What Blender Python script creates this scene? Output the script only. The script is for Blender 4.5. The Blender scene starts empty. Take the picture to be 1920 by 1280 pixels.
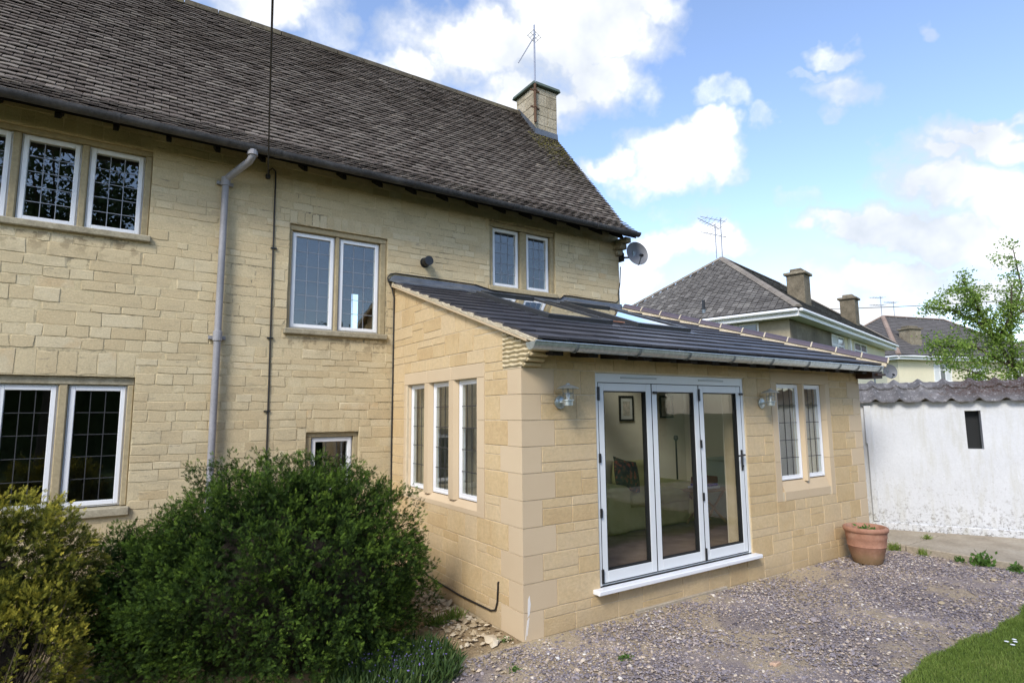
import bpy, math, random
import numpy as np
from mathutils import Vector, Matrix
R = math.radians
rnd = random.Random(7)
rng = np.random.default_rng(7)
sc = bpy.context.scene
COL = sc.collection

# ------------------------------------------------------------------ camera
CAM = Vector((-2.8438, -4.1549, 1.8628))
cF = Vector((0.548097, 0.827511, 0.121715)); cR = Vector((0.834240, -0.551341, -0.008249)); cU = Vector((-0.060280, -0.106061, 0.992531))
FPX = 1094.565
cam = bpy.data.cameras.new('camera'); camo = bpy.data.objects.new('camera', cam); COL.objects.link(camo)
camo.matrix_world = Matrix(((cR.x, cU.x, -cF.x, CAM.x), (cR.y, cU.y, -cF.y, CAM.y), (cR.z, cU.z, -cF.z, CAM.z), (0, 0, 0, 1)))
cam.sensor_width = 36; cam.lens = FPX / 1920 * 36; cam.clip_start = .05; cam.clip_end = 1500
sc.camera = camo

# ------------------------------------------------------------------ world, sun, exposure
SUN_DIR = Vector((-0.62, -0.42, 0.66)).normalized()
sun_el = math.asin(SUN_DIR.z); sun_az = math.atan2(SUN_DIR.x, SUN_DIR.y)
world = bpy.data.worlds.new('World'); sc.world = world; world.use_nodes = True
nt = world.node_tree; nt.nodes.clear()
def N(t, ty, **kw):
    n = t.nodes.new(ty)
    for k, v in kw.items(): setattr(n, k, v)
    return n
class G:
    """tiny node-graph helper"""
    def __init__(s, tree): s.t = tree
    def put(s, sock, v):
        if isinstance(v, bpy.types.NodeSocket): s.t.links.new(v, sock)
        elif v is not None: sock.default_value = v
    def m(s, op, a, b=None, c=None, clamp=False):
        n = N(s.t, 'ShaderNodeMath', operation=op, use_clamp=clamp)
        for i, v in enumerate((a, b, c)):
            if v is not None: s.put(n.inputs[i], v)
        return n.outputs[0]
    def v(s, op, a, b=None, scale=None):
        n = N(s.t, 'ShaderNodeVectorMath', operation=op)
        s.put(n.inputs[0], a)
        if b is not None: s.put(n.inputs[1], b)
        if scale is not None: s.put(n.inputs[3], scale)
        return n.outputs['Value'] if op in ('LENGTH', 'DOT_PRODUCT') else n.outputs[0]
    def noise(s, vec, scale, detail=4, rough=.55, dist=0, w=None):
        n = N(s.t, 'ShaderNodeTexNoise'); s.put(n.inputs['Vector'], vec); n.inputs['Scale'].default_value = scale
        n.inputs['Detail'].default_value = detail; n.inputs['Roughness'].default_value = rough; n.inputs['Distortion'].default_value = dist
        return n.outputs['Fac']
    def ramp(s, f, stops, interp='LINEAR'):
        n = N(s.t, 'ShaderNodeValToRGB'); e = n.color_ramp.elements; n.color_ramp.interpolation = interp
        while len(e) < len(stops): e.new(.5)
        for i, (p_, c) in enumerate(stops):
            e[i].position = p_; e[i].color = (*c, 1) if not isinstance(c, (int, float)) else (c, c, c, 1)
        s.put(n.inputs[0], f); return n.outputs[0]
    def mix(s, f, a, b, mode='MIX'):
        n = N(s.t, 'ShaderNodeMix', data_type='RGBA', blend_type=mode)
        s.put(n.inputs[0], f)
        for i, v in ((6, a), (7, b)):
            if isinstance(v, tuple): v = (*v, 1) if len(v) == 3 else v
            s.put(n.inputs[i], v)
        return n.outputs[2]
    def mr(s, x, a, b, c=0., d=1.):
        n = N(s.t, 'ShaderNodeMapRange'); s.put(n.inputs[0], x)
        for i, v in enumerate((a, b, c, d)): n.inputs[i + 1].default_value = v
        return n.outputs[0]
g = G(nt)
SKY_STRENGTH = 0.15
tc = N(nt, 'ShaderNodeTexCoord').outputs['Generated']
d = g.v('NORMALIZE', tc)
sx = N(nt, 'ShaderNodeSeparateXYZ'); nt.links.new(d, sx.inputs[0])
sky = N(nt, 'ShaderNodeTexSky', sky_type='NISHITA'); sky.sun_disc = False
sky.sun_elevation = sun_el; sky.sun_rotation = sun_az; sky.air_density = 1.0; sky.dust_density = .6; sky.ozone_density = 1.0
az = g.m('ARCTAN2', sx.outputs[0], sx.outputs[1]); el = g.m('ARCSINE', sx.outputs[2])
n1 = g.noise(d, 7.0, 6, .6, .2); n2 = g.noise(d, 22.0, 5, .62); n3 = g.noise(d, 2.6, 4, .5)
wx = g.m('MULTIPLY', g.m('SUBTRACT', g.noise(g.v('ADD', d, (3.1, 1.7, 5.2)), 9.0, 4, .6), .5), .17)
wy = g.m('MULTIPLY', g.m('SUBTRACT', g.noise(g.v('ADD', d, (7.1, 4.7, 0.2)), 11.0, 4, .6), .5), .11)
azw = g.m('ADD', az, wx); elw = g.m('ADD', el, wy)
# cumulus banks: azimuth, elevation, half width, half height, density, tilt
CL = [(0.531, 0.587, 0.186, 0.06, 1.2, -0.024), (0.707, 0.605, 0.178, 0.075, 1.3, -0.106), (0.753, 0.536, 0.084, 0.059, 1.0, -0.1), (0.415, 0.564, 0.087, 0.033, 1, 0.051), (0.627, 0.511, 0.162, 0.046, 1, -0.059), (0.814, 0.63, 0.101, 0.04, 1, -0.142), (0.162, 0.6, 0.13, 0.039, 1.0, 0.17), (0.266, 0.584, 0.063, 0.034, 0.75, 0.13), (0.858, 0.411, 0.103, 0.056, 1.3, -0.13), (0.928, 0.399, 0.062, 0.051, 1.2, -0.147), (0.758, 0.412, 0.055, 0.023, 0.8, -0.082), (0.93, 0.438, 0.058, 0.031, 1, -0.157), (0.945, 0.486, 0.05, 0.022, 0.6, -0.174), (1.0, 0.456, 0.026, 0.016, 0.5, -0.187), (1.126, 0.463, 0.049, 0.025, 0.72, -0.26), (1.109, 0.431, 0.029, 0.017, 0.5, -0.234), (1.123, 0.515, 0.035, 0.013, 0.55, -0.273), (1.085, 0.501, 0.03, 0.008, 0.4, -0.245), (1.238, 0.489, 0.02, 0.009, 0.4, -0.331), (1.3, 0.35, 0.096, 0.032, 1.1, -0.308), (1.241, 0.349, 0.063, 0.027, 0.9, -0.268), (1.323, 0.366, 0.036, 0.019, 1.2, -0.322), (1.261, 0.305, 0.091, 0.041, 1.1, -0.254), (1.156, 0.26, 0.1, 0.041, 1.1, -0.182), (1.102, 0.281, 0.055, 0.027, 1, -0.168), (1.254, 0.228, 0.115, 0.056, 1.2, -0.198), (1.314, 0.271, 0.065, 0.053, 1.1, -0.251), (1.157, 0.191, 0.121, 0.038, 1.1, -0.141), (1.276, 0.146, 0.082, 0.035, 1, -0.135), (0.921, 0.271, 0.081, 0.035, 1.1, -0.109), (0.834, 0.266, 0.061, 0.034, 1, -0.081), (0.797, 0.225, 0.061, 0.044, 0.9, -0.062), (1.05, 0.163, 0.111, 0.041, 0.9, -0.098), (1.153, 0.137, 0.092, 0.031, 0.9, -0.103), (1.009, 0.241, 0.031, 0.02, 0.4, -0.117), (1.06, 0.323, 0.044, 0.016, 0.35, -0.171), (0.889, 0.321, 0.051, 0.017, 0.3, -0.11)]
field = None
for a, e, ra, re, w, tl in CL:
    da = g.m('SUBTRACT', azw, a); de = g.m('SUBTRACT', elw, e)
    de = g.m('MULTIPLY_ADD', da, -tl, de)
    r2 = g.m('ADD', g.m('POWER', g.m('DIVIDE', da, ra * 1.15), 2.0), g.m('POWER', g.m('DIVIDE', de, re * 1.15), 2.0))
    b = g.m('MULTIPLY', g.m('SUBTRACT', 1.0, g.m('SQRT', r2)), min(w, 1.25))
    if w < .8: b = g.m('MINIMUM', b, w * .42)
    field = b if field is None else g.m('MAXIMUM', field, b)
field = g.m('ADD', field, g.m('MULTIPLY', g.m('SUBTRACT', n1, .5), .75))
field = g.m('ADD', field, g.m('MULTIPLY', g.m('SUBTRACT', n2, .5), .6))
cin = g.mr(field, .0, .60)
fout = g.m('ADD', g.m('MULTIPLY', g.m('SUBTRACT', n3, .5), 3.0), g.m('MULTIPLY', g.m('SUBTRACT', n1, .5), 1.6))
cout = g.mr(fout, .38, .95)
# the modelled banks lie between azimuth -0.1 and 1.4, elsewhere the same broken cumulus goes on
inside = g.m('MULTIPLY', g.m('MULTIPLY', g.mr(az, -.25, .0), g.mr(az, 1.5, 1.36)), g.m('MULTIPLY', g.mr(el, .78, .68), 1.0))
cmask = g.m('ADD', g.m('MULTIPLY', cin, inside), g.m('MULTIPLY', cout, g.m('SUBTRACT', 1.0, inside)), clamp=True)
cmask = g.m('MAXIMUM', cmask, g.mr(el, .10, -.02, 0, .45))
shade = g.m('MULTIPLY', g.noise(g.v('ADD', d, (0, 0, .12)), 5.0, 5, .55), 1.0)
S = 1 / SKY_STRENGTH
ccol = g.ramp(g.m('ADD', shade, g.m('MULTIPLY', g.m('SUBTRACT', cmask, .8), .25)), [(.34, (.62, .67, .74)), (.45, (.80, .83, .88)), (.56, (1.05, 1.06, 1.08)), (.66, (1.3, 1.3, 1.32))])
ccol = g.v('SCALE', ccol, scale=S * .66)
skyc = g.v('MULTIPLY', sky.outputs[0], (1.10, 1.07, 1.12))
final = g.mix(g.m('MULTIPLY', cmask, .97), skyc, ccol)
bg = N(nt, 'ShaderNodeBackground'); bg.inputs[1].default_value = SKY_STRENGTH
nt.links.new(final, bg.inputs[0]); out = N(nt, 'ShaderNodeOutputWorld'); nt.links.new(bg.outputs[0], out.inputs[0])
world.cycles.sampling_method = 'MANUAL'; world.cycles.sample_map_resolution = 512

sl = bpy.data.lights.new('sun', 'SUN'); sl.energy = 1.9; sl.angle = R(18); sl.color = (1, .955, .88)
slo = bpy.data.objects.new('sun', sl); COL.objects.link(slo); slo.rotation_euler = SUN_DIR.to_track_quat('Z', 'Y').to_euler(); slo.location = (-10, -8, 14)
sc.view_settings.view_transform = 'Standard'; sc.view_settings.look = 'None'; sc.view_settings.gamma = 1
sc.view_settings.exposure = 0.92; sc.view_settings.use_curve_mapping = False
sc.cycles.max_bounces = 8; sc.cycles.transparent_max_bounces = 16; sc.cycles.glossy_bounces = 3; sc.cycles.caustics_reflective = False; sc.cycles.caustics_refractive = False

# ------------------------------------------------------------------ helpers
WL = {}                                                 # world location of every object
def tag(o, label=None, cat=None, group=None, kind=None):
    if label: o['label'] = label
    if cat: o['category'] = cat
    if group: o['group'] = group
    if kind: o['kind'] = kind
    return o
def empty(name, loc, label=None, cat=None, group=None):
    o = bpy.data.objects.new(name, None); o.empty_display_size = .2; COL.objects.link(o); o.location = loc; WL[o] = Vector(loc)
    return tag(o, label, cat, group)
def link(o, parent, world):
    COL.objects.link(o); WL[o] = Vector(world)
    if parent is not None:
        o.parent = parent; o.location = WL[o] - WL[parent]
    else: o.location = WL[o]
    return o
class MB:
    def __init__(s): s.v = []; s.f = []; s.mi = []
    def add(s, vs, fs, mi=0):
        b = len(s.v); s.v += [tuple(x) for x in vs]; s.f += [tuple(b + i for i in f) for f in fs]; s.mi += [mi] * len(fs); return s
    def box(s, x0, x1, y0, y1, z0, z1, mi=0):
        return s.add([(x0, y0, z0), (x1, y0, z0), (x1, y1, z0), (x0, y1, z0), (x0, y0, z1), (x1, y0, z1), (x1, y1, z1), (x0, y1, z1)],
                     [(0, 3, 2, 1), (4, 5, 6, 7), (0, 1, 5, 4), (1, 2, 6, 5), (2, 3, 7, 6), (3, 0, 4, 7)], mi)
    def hexa(s, pts, mi=0):
        return s.add(pts, [(0, 3, 2, 1), (4, 5, 6, 7), (0, 1, 5, 4), (1, 2, 6, 5), (2, 3, 7, 6), (3, 0, 4, 7)], mi)
    def tube(s, pts, r, n=8, mi=0, cap=True):
        pts = [Vector(p) for p in pts]; rs = r if isinstance(r, (list, tuple)) else [r] * len(pts)
        b = len(s.v); prev = None
        for i, p in enumerate(pts):
            t = (pts[min(i + 1, len(pts) - 1)] - pts[max(i - 1, 0)]).normalized()
            if prev is None:
                a = Vector((0, 0, 1)) if abs(t.z) < .9 else Vector((1, 0, 0)); u = t.cross(a).normalized()
            else: u = (prev - t * prev.dot(t)).normalized()
            prev = u; w = t.cross(u)
            for k in range(n):
                q = 2 * math.pi * k / n; s.v.append(tuple(p + (u * math.cos(q) + w * math.sin(q)) * rs[i]))
        for i in range(len(pts) - 1):
            for k in range(n):
                s.f.append((b + i * n + k, b + i * n + (k + 1) % n, b + (i + 1) * n + (k + 1) % n, b + (i + 1) * n + k)); s.mi.append(mi)
        if cap:
            s.f.append(tuple(b + k for k in range(n))[::-1]); s.mi.append(mi)
            s.f.append(tuple(b + (len(pts) - 1) * n + k for k in range(n))); s.mi.append(mi)
        return s
    def lathe(s, c, prof, n=24, mi=0):
        b = len(s.v)
        for r_, z in prof:
            for k in range(n):
                q = 2 * math.pi * k / n; s.v.append((c[0] + r_ * math.cos(q), c[1] + r_ * math.sin(q), c[2] + z))
        for i in range(len(prof) - 1):
            for k in range(n):
                s.f.append((b + i * n + k, b + i * n + (k + 1) % n, b + (i + 1) * n + (k + 1) % n, b + (i + 1) * n + k)); s.mi.append(mi)
        return s
    def extr(s, poly, ax, a0, a1, mi=0):
        """closed polygon (2-D, in the two other axes, in order) extruded along axis ax"""
        def P(q, a):
            q = list(q); q.insert(ax, a); return tuple(q)
        n = len(poly); b = len(s.v)
        s.v += [P(q, a0) for q in poly] + [P(q, a1) for q in poly]
        s.f.append(tuple(b + i for i in range(n))[::-1]); s.f.append(tuple(b + n + i for i in range(n))); s.mi += [mi, mi]
        for i in range(n):
            j = (i + 1) % n; s.f.append((b + i, b + j, b + n + j, b + n + i)); s.mi.append(mi)
        return s
    def build(s, name, mats, parent=None, bevel=0, smooth=False, seg=1, **tg):
        me = bpy.data.meshes.new(name); co = np.array(s.v, float)
        lo, hi = co.min(0), co.max(0); c = np.array([(lo[0] + hi[0]) / 2, (lo[1] + hi[1]) / 2, lo[2]])
        me.from_pydata((co - c).tolist(), [], s.f)
        for m_ in (mats if isinstance(mats, (list, tuple)) else [mats]): me.materials.append(m_)
        if any(s.mi): me.polygons.foreach_set('material_index', s.mi)
        import bmesh
        bm = bmesh.new(); bm.from_mesh(me)
        bmesh.ops.recalc_face_normals(bm, faces=bm.faces)
        if bevel: bmesh.ops.bevel(bm, geom=list(bm.edges), offset=bevel, segments=seg, profile=.6, affect='EDGES', clamp_overlap=True)
        bm.to_mesh(me); bm.free()
        if smooth:
            me.polygons.foreach_set('use_smooth', [True] * len(me.polygons)); me.set_sharp_from_angle(angle=R(38))
        o = bpy.data.objects.new(name, me); link(o, parent, c)
        return tag(o, **tg)
def B(x0, x1, y0, y1, z0, z1): return MB().box(x0, x1, y0, y1, z0, z1)
def npmesh(name, V_, F_, mat, parent=None, tint=None, smooth=False, **tg):
    lo, hi = V_.min(0), V_.max(0); c = np.array([(lo[0] + hi[0]) / 2, (lo[1] + hi[1]) / 2, lo[2]])
    me = bpy.data.meshes.new(name); me.from_pydata((V_ - c), [], F_)
    me.materials.append(mat)
    if tint is not None:
        at = me.attributes.new('tint', 'FLOAT', 'POINT'); at.data.foreach_set('value', tint.astype(np.float32))
    if smooth: me.polygons.foreach_set('use_smooth', [True] * len(me.polygons))
    o = bpy.data.objects.new(name, me); link(o, parent, c); return tag(o, **tg)
def scatter(name, tv, tf, P, X, Y, Z, S, mat, parent=None, tint=None, **tg):
    """copies of a small template at points P with axes X, Y, Z and sizes S, as one mesh"""
    n, k = len(P), len(tv); S = np.asarray(S)
    S3 = S[:, None] * np.ones((1, 3)) if S.ndim == 1 else S
    V_ = P[:, None, :] + (tv[None, :, 0, None] * S3[:, None, 0, None]) * X[:, None, :] + (tv[None, :, 1, None] * S3[:, None, 1, None]) * Y[:, None, :] + (tv[None, :, 2, None] * S3[:, None, 2, None]) * Z[:, None, :]
    F_ = (np.array(tf)[None] + (np.arange(n) * k)[:, None, None]).reshape(-1, len(tf[0]))
    return npmesh(name, V_.reshape(-1, 3), F_, mat, parent, None if tint is None else np.repeat(tint, k), **tg)
def unit(v): return v / (np.linalg.norm(v, axis=-1, keepdims=True) + 1e-9)
def frames(Y, rng_=rng):
    Y = unit(Y); a = unit(rng_.normal(size=Y.shape)); X = unit(np.cross(Y, a)); return X, Y, np.cross(X, Y)

# ------------------------------------------------------------------ materials
def mat(name, stops, scale=3., rough=.8, rand=.5, nz=.5, bump=None, metal=0., spec=.3, fine=None, mult=None, extra=None, detail=4, tint=None, sub=None):
    """stops: colour ramp over noise*nz + per-piece random*rand; bump=(scale,strength,dist); fine=(scale,amount); extra(g,pos,col)->col"""
    m_ = bpy.data.materials.new(name); m_.use_nodes = True; t = m_.node_tree; g = G(t)
    bs = t.nodes['Principled BSDF']; geo = N(t, 'ShaderNodeNewGeometry'); pos = geo.outputs['Position']
    R_ = g.m('FRACT', g.m('ADD', N(t, 'ShaderNodeObjectInfo').outputs['Random'], geo.outputs['Random Per Island']))
    if tint: R_ = g.m('ADD', g.m('MULTIPLY', R_, .25), g.m('MULTIPLY', N(t, 'ShaderNodeAttribute', attribute_name='tint').outputs['Fac'], .75))
    f = g.m('MULTIPLY', g.mr(g.noise(pos, scale, detail), .25, .75), nz)
    f = g.m('ADD', f, g.m('MULTIPLY', R_, rand), clamp=True)
    col = g.ramp(f, stops)
    if fine:
        fn = g.mr(g.noise(pos, fine[0], 5, .65), .3, .7, 1 - fine[1], 1 + fine[1] * .6)
        col = g.v('SCALE', col, scale=fn)
    if extra: col = extra(g, pos, col, R_)
    g.put(bs.inputs['Base Color'], col)
    bs.inputs['Roughness'].default_value = rough; bs.inputs['Metallic'].default_value = metal; bs.inputs['Specular IOR Level'].default_value = spec
    if sub:
        tr = N(t, 'ShaderNodeBsdfTranslucent'); g.put(tr.inputs[0], col); mx = N(t, 'ShaderNodeMixShader'); mx.inputs[0].default_value = sub
        t.links.new(bs.outputs[0], mx.inputs[1]); t.links.new(tr.outputs[0], mx.inputs[2]); t.links.new(mx.outputs[0], t.nodes['Material Output'].inputs[0])
    if bump:
        bn = N(t, 'ShaderNodeBump'); bn.inputs['Strength'].default_value = bump[1]; bn.inputs['Distance'].default_value = bump[2]
        g.put(bn.inputs['Height'], g.noise(pos, bump[0], 6, .6)); t.links.new(bn.outputs[0], bs.inputs['Normal'])
    return m_
def flat(name, c, rough=.5, metal=0., spec=.4, var=.06, bump=None):
    a = tuple(x * (1 - var) for x in c); b = tuple(min(1, x * (1 + var)) for x in c)
    return mat(name, [(0, a), (1, b)], 6, rough, .3, .7, metal=metal, spec=spec, bump=bump)
def sep_z(g, pos):
    s = N(g.t, 'ShaderNodeSeparateXYZ'); g.put(s.inputs[0], pos); return s.outputs
# weathered old limestone: lichen-dark smudges and soot in streaks
def old_weather_shade(g, pos, col, R_):
    o = sep_z(g, pos)
    st = N(g.t, 'ShaderNodeCombineXYZ'); g.put(st.inputs[0], o[0]); g.put(st.inputs[1], o[1]); g.put(st.inputs[2], g.m('MULTIPLY', o[2], 2.2))
    n = g.noise(st.outputs[0], 1.6, 6, .7); k = g.mr(n, .52, .72)
    col = g.mix(g.m('MULTIPLY', k, .42), col, (.27, .235, .16))
    n = g.noise(pos, 38, 4, .75); col = g.mix(g.m('MULTIPLY', g.mr(n, .62, .74), .4), col, (.17, .15, .11))
    s2 = N(g.t, 'ShaderNodeCombineXYZ'); g.put(s2.inputs[0], g.m('MULTIPLY', o[0], 5.0)); g.put(s2.inputs[1], o[1]); g.put(s2.inputs[2], g.m('MULTIPLY', o[2], 26.0))
    pa = g.mr(g.noise(pos, 1.3, 4, .6), .50, .60); n = g.noise(s2.outputs[0], 1.6, 6, .8); col = g.mix(g.m('MULTIPLY', g.m('MULTIPLY', g.mr(n, .585, .63), pa), .6), col, (.16, .14, .115))
    # brown drip stains under two sills
    for xa, xb, zs in ((-4.6, -2.75, 3.64), (-1.3, -.12, 2.78), (-1.02, -.45, .86)):
        k = g.m('MULTIPLY', g.m('MULTIPLY', g.mr(o[2], zs - .24, zs - .04), g.m('LESS_THAN', o[2], zs)), g.m('MULTIPLY', g.m('GREATER_THAN', o[0], xa), g.m('LESS_THAN', o[0], xb)))
        k = g.m('MULTIPLY', k, g.mr(g.noise(pos, 11, 4, .6), .48, .58)); col = g.mix(g.m('MULTIPLY', k, .62), col, (.15, .11, .06))
    # grime and painted-in eaves shade just below the eaves
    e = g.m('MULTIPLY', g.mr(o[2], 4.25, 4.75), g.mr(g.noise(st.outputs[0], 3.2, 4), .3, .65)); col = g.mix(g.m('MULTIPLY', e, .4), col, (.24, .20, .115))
    return col
M = {}
M['old_stone'] = mat('old_stone', [(0, (.46, .355, .20)), (.12, (.51, .405, .24)), (.45, (.54, .44, .27)), (.7, (.56, .465, .29)), (.84, (.58, .49, .32)), (.93, (.52, .385, .215)), (1, (.50, .43, .30))], 2.2, .9, .7, .3, bump=(48, .35, .010), fine=(70, .16), spec=.15, extra=old_weather_shade)
def mortar_x(g, pos, col, R_):
    n = g.noise(pos, 1.5, 5, .6); n2 = g.noise(pos, 26, 4, .7)
    k = g.m('MULTIPLY', g.mr(n, .5, .64), g.mr(n2, .42, .58)); return g.mix(g.m('MULTIPLY', k, .85), col, (.13, .115, .085))
M['old_mortar'] = mat('old_mortar', [(0, (.49, .40, .235)), (1, (.60, .50, .31))], 9, .95, .1, .8, bump=(80, .6, .008), fine=(60, .2), extra=mortar_x)
M['dressed'] = mat('dressed_limestone_old', [(0, (.30, .245, .145)), (1, (.43, .355, .22))], 2.5, .9, .3, .7, bump=(90, .25, .004), fine=(30, .2), spec=.15)
M['sillstone'] = mat('weathered_sill_stone', [(0, (.22, .19, .13)), (.5, (.34, .30, .21)), (1, (.46, .41, .30))], 9, .92, .2, .8, bump=(60, .5, .006), fine=(50, .25), spec=.15)
def ext_x(g, pos, col, R_):
    n = g.noise(pos, 120, 3, .7); col = g.mix(g.m('MULTIPLY', g.mr(n, .55, .72), .4), col, (.40, .245, .10))
    o = sep_z(g, pos); k = g.m('MULTIPLY', g.mr(g.m('ADD', o[2], g.m('MULTIPLY', g.noise(pos, 6, 5, .7), .35)), .42, .16), .5); col = g.mix(k, col, (.33, .25, .15))
    k = g.m('MULTIPLY', g.mr(g.noise(pos, 1.7, 5, .65), .5, .7), .22); col = g.mix(k, col, (.44, .34, .21))
    return col
M['new_stone'] = mat('new_reconstituted_stone', [(0, (.49, .345, .18)), (.35, (.56, .415, .225)), (.7, (.60, .46, .27)), (1, (.56, .435, .27))], 5, .88, .65, .4, bump=(45, .55, .01), fine=(26, .12), spec=.15, extra=ext_x)
M['quoin'] = mat('smooth_ashlar_quoin', [(0, (.53, .41, .265)), (1, (.60, .475, .315))], 2.5, .85, .5, .5, bump=(120, .12, .002), fine=(160, .05), spec=.15)
M['kneeler'] = mat('cream_corbel_stone', [(0, (.50, .41, .245)), (1, (.60, .50, .32))], 5, .9, .2, .8, bump=(60, .3, .004), fine=(70, .12))
M['new_mortar'] = mat('new_mortar', [(0, (.56, .46, .30)), (1, (.68, .58, .41))], 8, .95, .1, .9, bump=(90, .4, .004), fine=(80, .12))
M['bed_mortar'] = mat('bedding_mortar', [(0, (.46, .39, .26)), (.6, (.58, .50, .36)), (1, (.66, .59, .45))], 14, .95, .4, .6, bump=(40, .9, .02), fine=(60, .2))
def lichen(g, pos, col, R_):
    n = g.noise(pos, 40, 5, .75); col = g.mix(g.m('MULTIPLY', g.mr(n, .58, .68), .45), col, (.34, .29, .22))
    n = g.noise(pos, 1.1, 4, .6); o = sep_z(g, pos)
    k = g.m('MULTIPLY', g.mr(o[2], 5.6, 8.0), g.mr(n, .38, .6)); col = g.mix(g.m('MULTIPLY', k, .55), col, (.052, .037, .024))
    # moss below the chimney
    dd = g.v('LENGTH', g.v('MULTIPLY', g.v('SUBTRACT', pos, (3.75, 4.0, 6.8)), (1., .6, .5)))
    k = g.m('MULTIPLY', g.mr(dd, .75, .15), g.mr(g.noise(pos, 9, 4), .42, .55)); return g.mix(g.m('MULTIPLY', k, .75), col, (.06, .05, .02))
M['old_tile'] = mat('weathered_stone_tile', [(0, (.078, .062, .051)), (.3, (.120, .098, .081)), (.65, (.160, .134, .111)), (.9, (.21, .18, .148)), (1, (.38, .31, .23))], 1.6, .93, .8, .2, bump=(70, .5, .006), fine=(50, .3), spec=.1, extra=lichen)
M['ridge_tile'] = mat('mossy_ridge', [(0, (.05, .042, .03)), (.6, (.10, .085, .06)), (1, (.15, .13, .07))], 5, .95, .4, .6, bump=(30, .7, .02), fine=(30, .3), spec=.1)
M['slate'] = mat('dark_interlocking_tile', [(0, (.033, .031, .034)), (.6, (.054, .051, .056)), (1, (.088, .083, .088))], 6, .45, .7, .3, bump=(120, .15, .002), fine=(90, .15), spec=.45)
M['hip_tile'] = mat('plum_hip_tile', [(0, (.072, .057, .070)), (1, (.105, .084, .10))], 6, .6, .5, .5, fine=(90, .1), spec=.35)
M['lead'] = mat('lead_flashing', [(0, (.075, .085, .10)), (.6, (.13, .145, .165)), (1, (.21, .225, .245))], 4, .45, .2, .8, metal=.35, bump=(14, .35, .02), fine=(30, .15))
M['upvc'] = flat('white_upvc', (.76, .765, .77), .28, spec=.5, var=.03)
M['alu'] = flat('white_aluminium', (.68, .70, .70), .32, spec=.5, var=.03)
M['grey_trim'] = flat('grey_metal_trim', (.42, .45, .46), .4, metal=.3)
M['black'] = flat('black_plastic', (.012, .012, .013), .4, spec=.45)
M['gasket'] = flat('black_rubber_gasket', (.008, .009, .009), .7)
M['cable'] = flat('black_cable', (.018, .016, .015), .55)
M['leadstrip'] = flat('lead_glazing_strip', (.27, .28, .30), .5, metal=.3)
M['leaddark'] = flat('dark_lead_strip', (.04, .04, .042), .55)
M['zinc'] = mat('galvanised_steel', [(0, (.36, .41, .42)), (.5, (.50, .55, .55)), (1, (.62, .66, .66))], 26, .33, .1, .9, metal=.75, fine=(60, .12))
M['zincd'] = mat('galvanised_bracket', [(0, (.12, .14, .15)), (1, (.24, .27, .28))], 26, .45, .1, .9, metal=.6)
M['pipe'] = mat('grey_painted_downpipe', [(0, (.20, .195, .20)), (.6, (.27, .265, .275)), (1, (.33, .32, .33))], 3, .5, .2, .8, fine=(40, .12), spec=.4)
M['gutter_old'] = mat('grimy_black_gutter', [(0, (.035, .034, .034)), (.5, (.065, .063, .064)), (1, (.15, .145, .145))], 2.5, .6, .1, .9, fine=(30, .35))
M['timber_dark'] = flat('dark_stained_timber', (.012, .009, .008), .7)
M['fascia'] = flat('brown_fascia', (.045, .022, .014), .6)
M['plaster'] = mat('interior_plaster', [(0, (.68, .61, .47)), (1, (.74, .67, .53))], 2, .9)
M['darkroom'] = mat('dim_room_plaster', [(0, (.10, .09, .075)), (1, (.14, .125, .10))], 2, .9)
M['carpet'] = mat('brown_carpet', [(0, (.18, .13, .09)), (1, (.32, .24, .18))], 6, .95, .1, .9, fine=(90, .3), bump=(200, .5, .004))
def glass(name, refl=1.7, tintc=(.93, .96, .95), wav=.0009):
    m_ = bpy.data.materials.new(name); m_.use_nodes = True; t = m_.node_tree; t.nodes.remove(t.nodes['Principled BSDF']); g = G(t)
    tr = N(t, 'ShaderNodeBsdfTransparent'); tr.inputs[0].default_value = (*tintc, 1)
    gl = N(t, 'ShaderNodeBsdfAnisotropic'); gl.inputs['Roughness'].default_value = 0.0; gl.inputs[0].default_value = (1, 1, 1, 1)
    geo = N(t, 'ShaderNodeNewGeometry')
    ca = g.m('ABSOLUTE', g.v('DOT_PRODUCT', geo.outputs['Normal'], geo.outputs['Incoming']))
    fr = g.m('MULTIPLY_ADD', g.m('POWER', g.m('SUBTRACT', 1.0, ca), 5.0), .96, .042)
    bn = N(t, 'ShaderNodeBump'); bn.inputs['Strength'].default_value = 1; bn.inputs['Distance'].default_value = wav
    g.put(bn.inputs['Height'], g.noise(geo.outputs['Position'], 5, 2)); t.links.new(bn.outputs[0], gl.inputs['Normal'])
    mx = N(t, 'ShaderNodeMixShader'); g.put(mx.inputs[0], g.m('MULTIPLY', fr, refl, clamp=True))
    t.links.new(tr.outputs[0], mx.inputs[1]); t.links.new(gl.outputs[0], mx.inputs[2]); t.links.new(mx.outputs[0], t.nodes['Material Output'].inputs[0])
    return m_
M['glass'] = glass('window_glass', 1.8, wav=.00025)
M['glass_door'] = glass('door_glass', .7, (.97, .97, .96), .0003)
M['glass_sky'] = glass('rooflight_glass', 1.7, (.8, .84, .84), .0004)
M['glass_lamp'] = glass('lamp_glass', 1.5)
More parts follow.
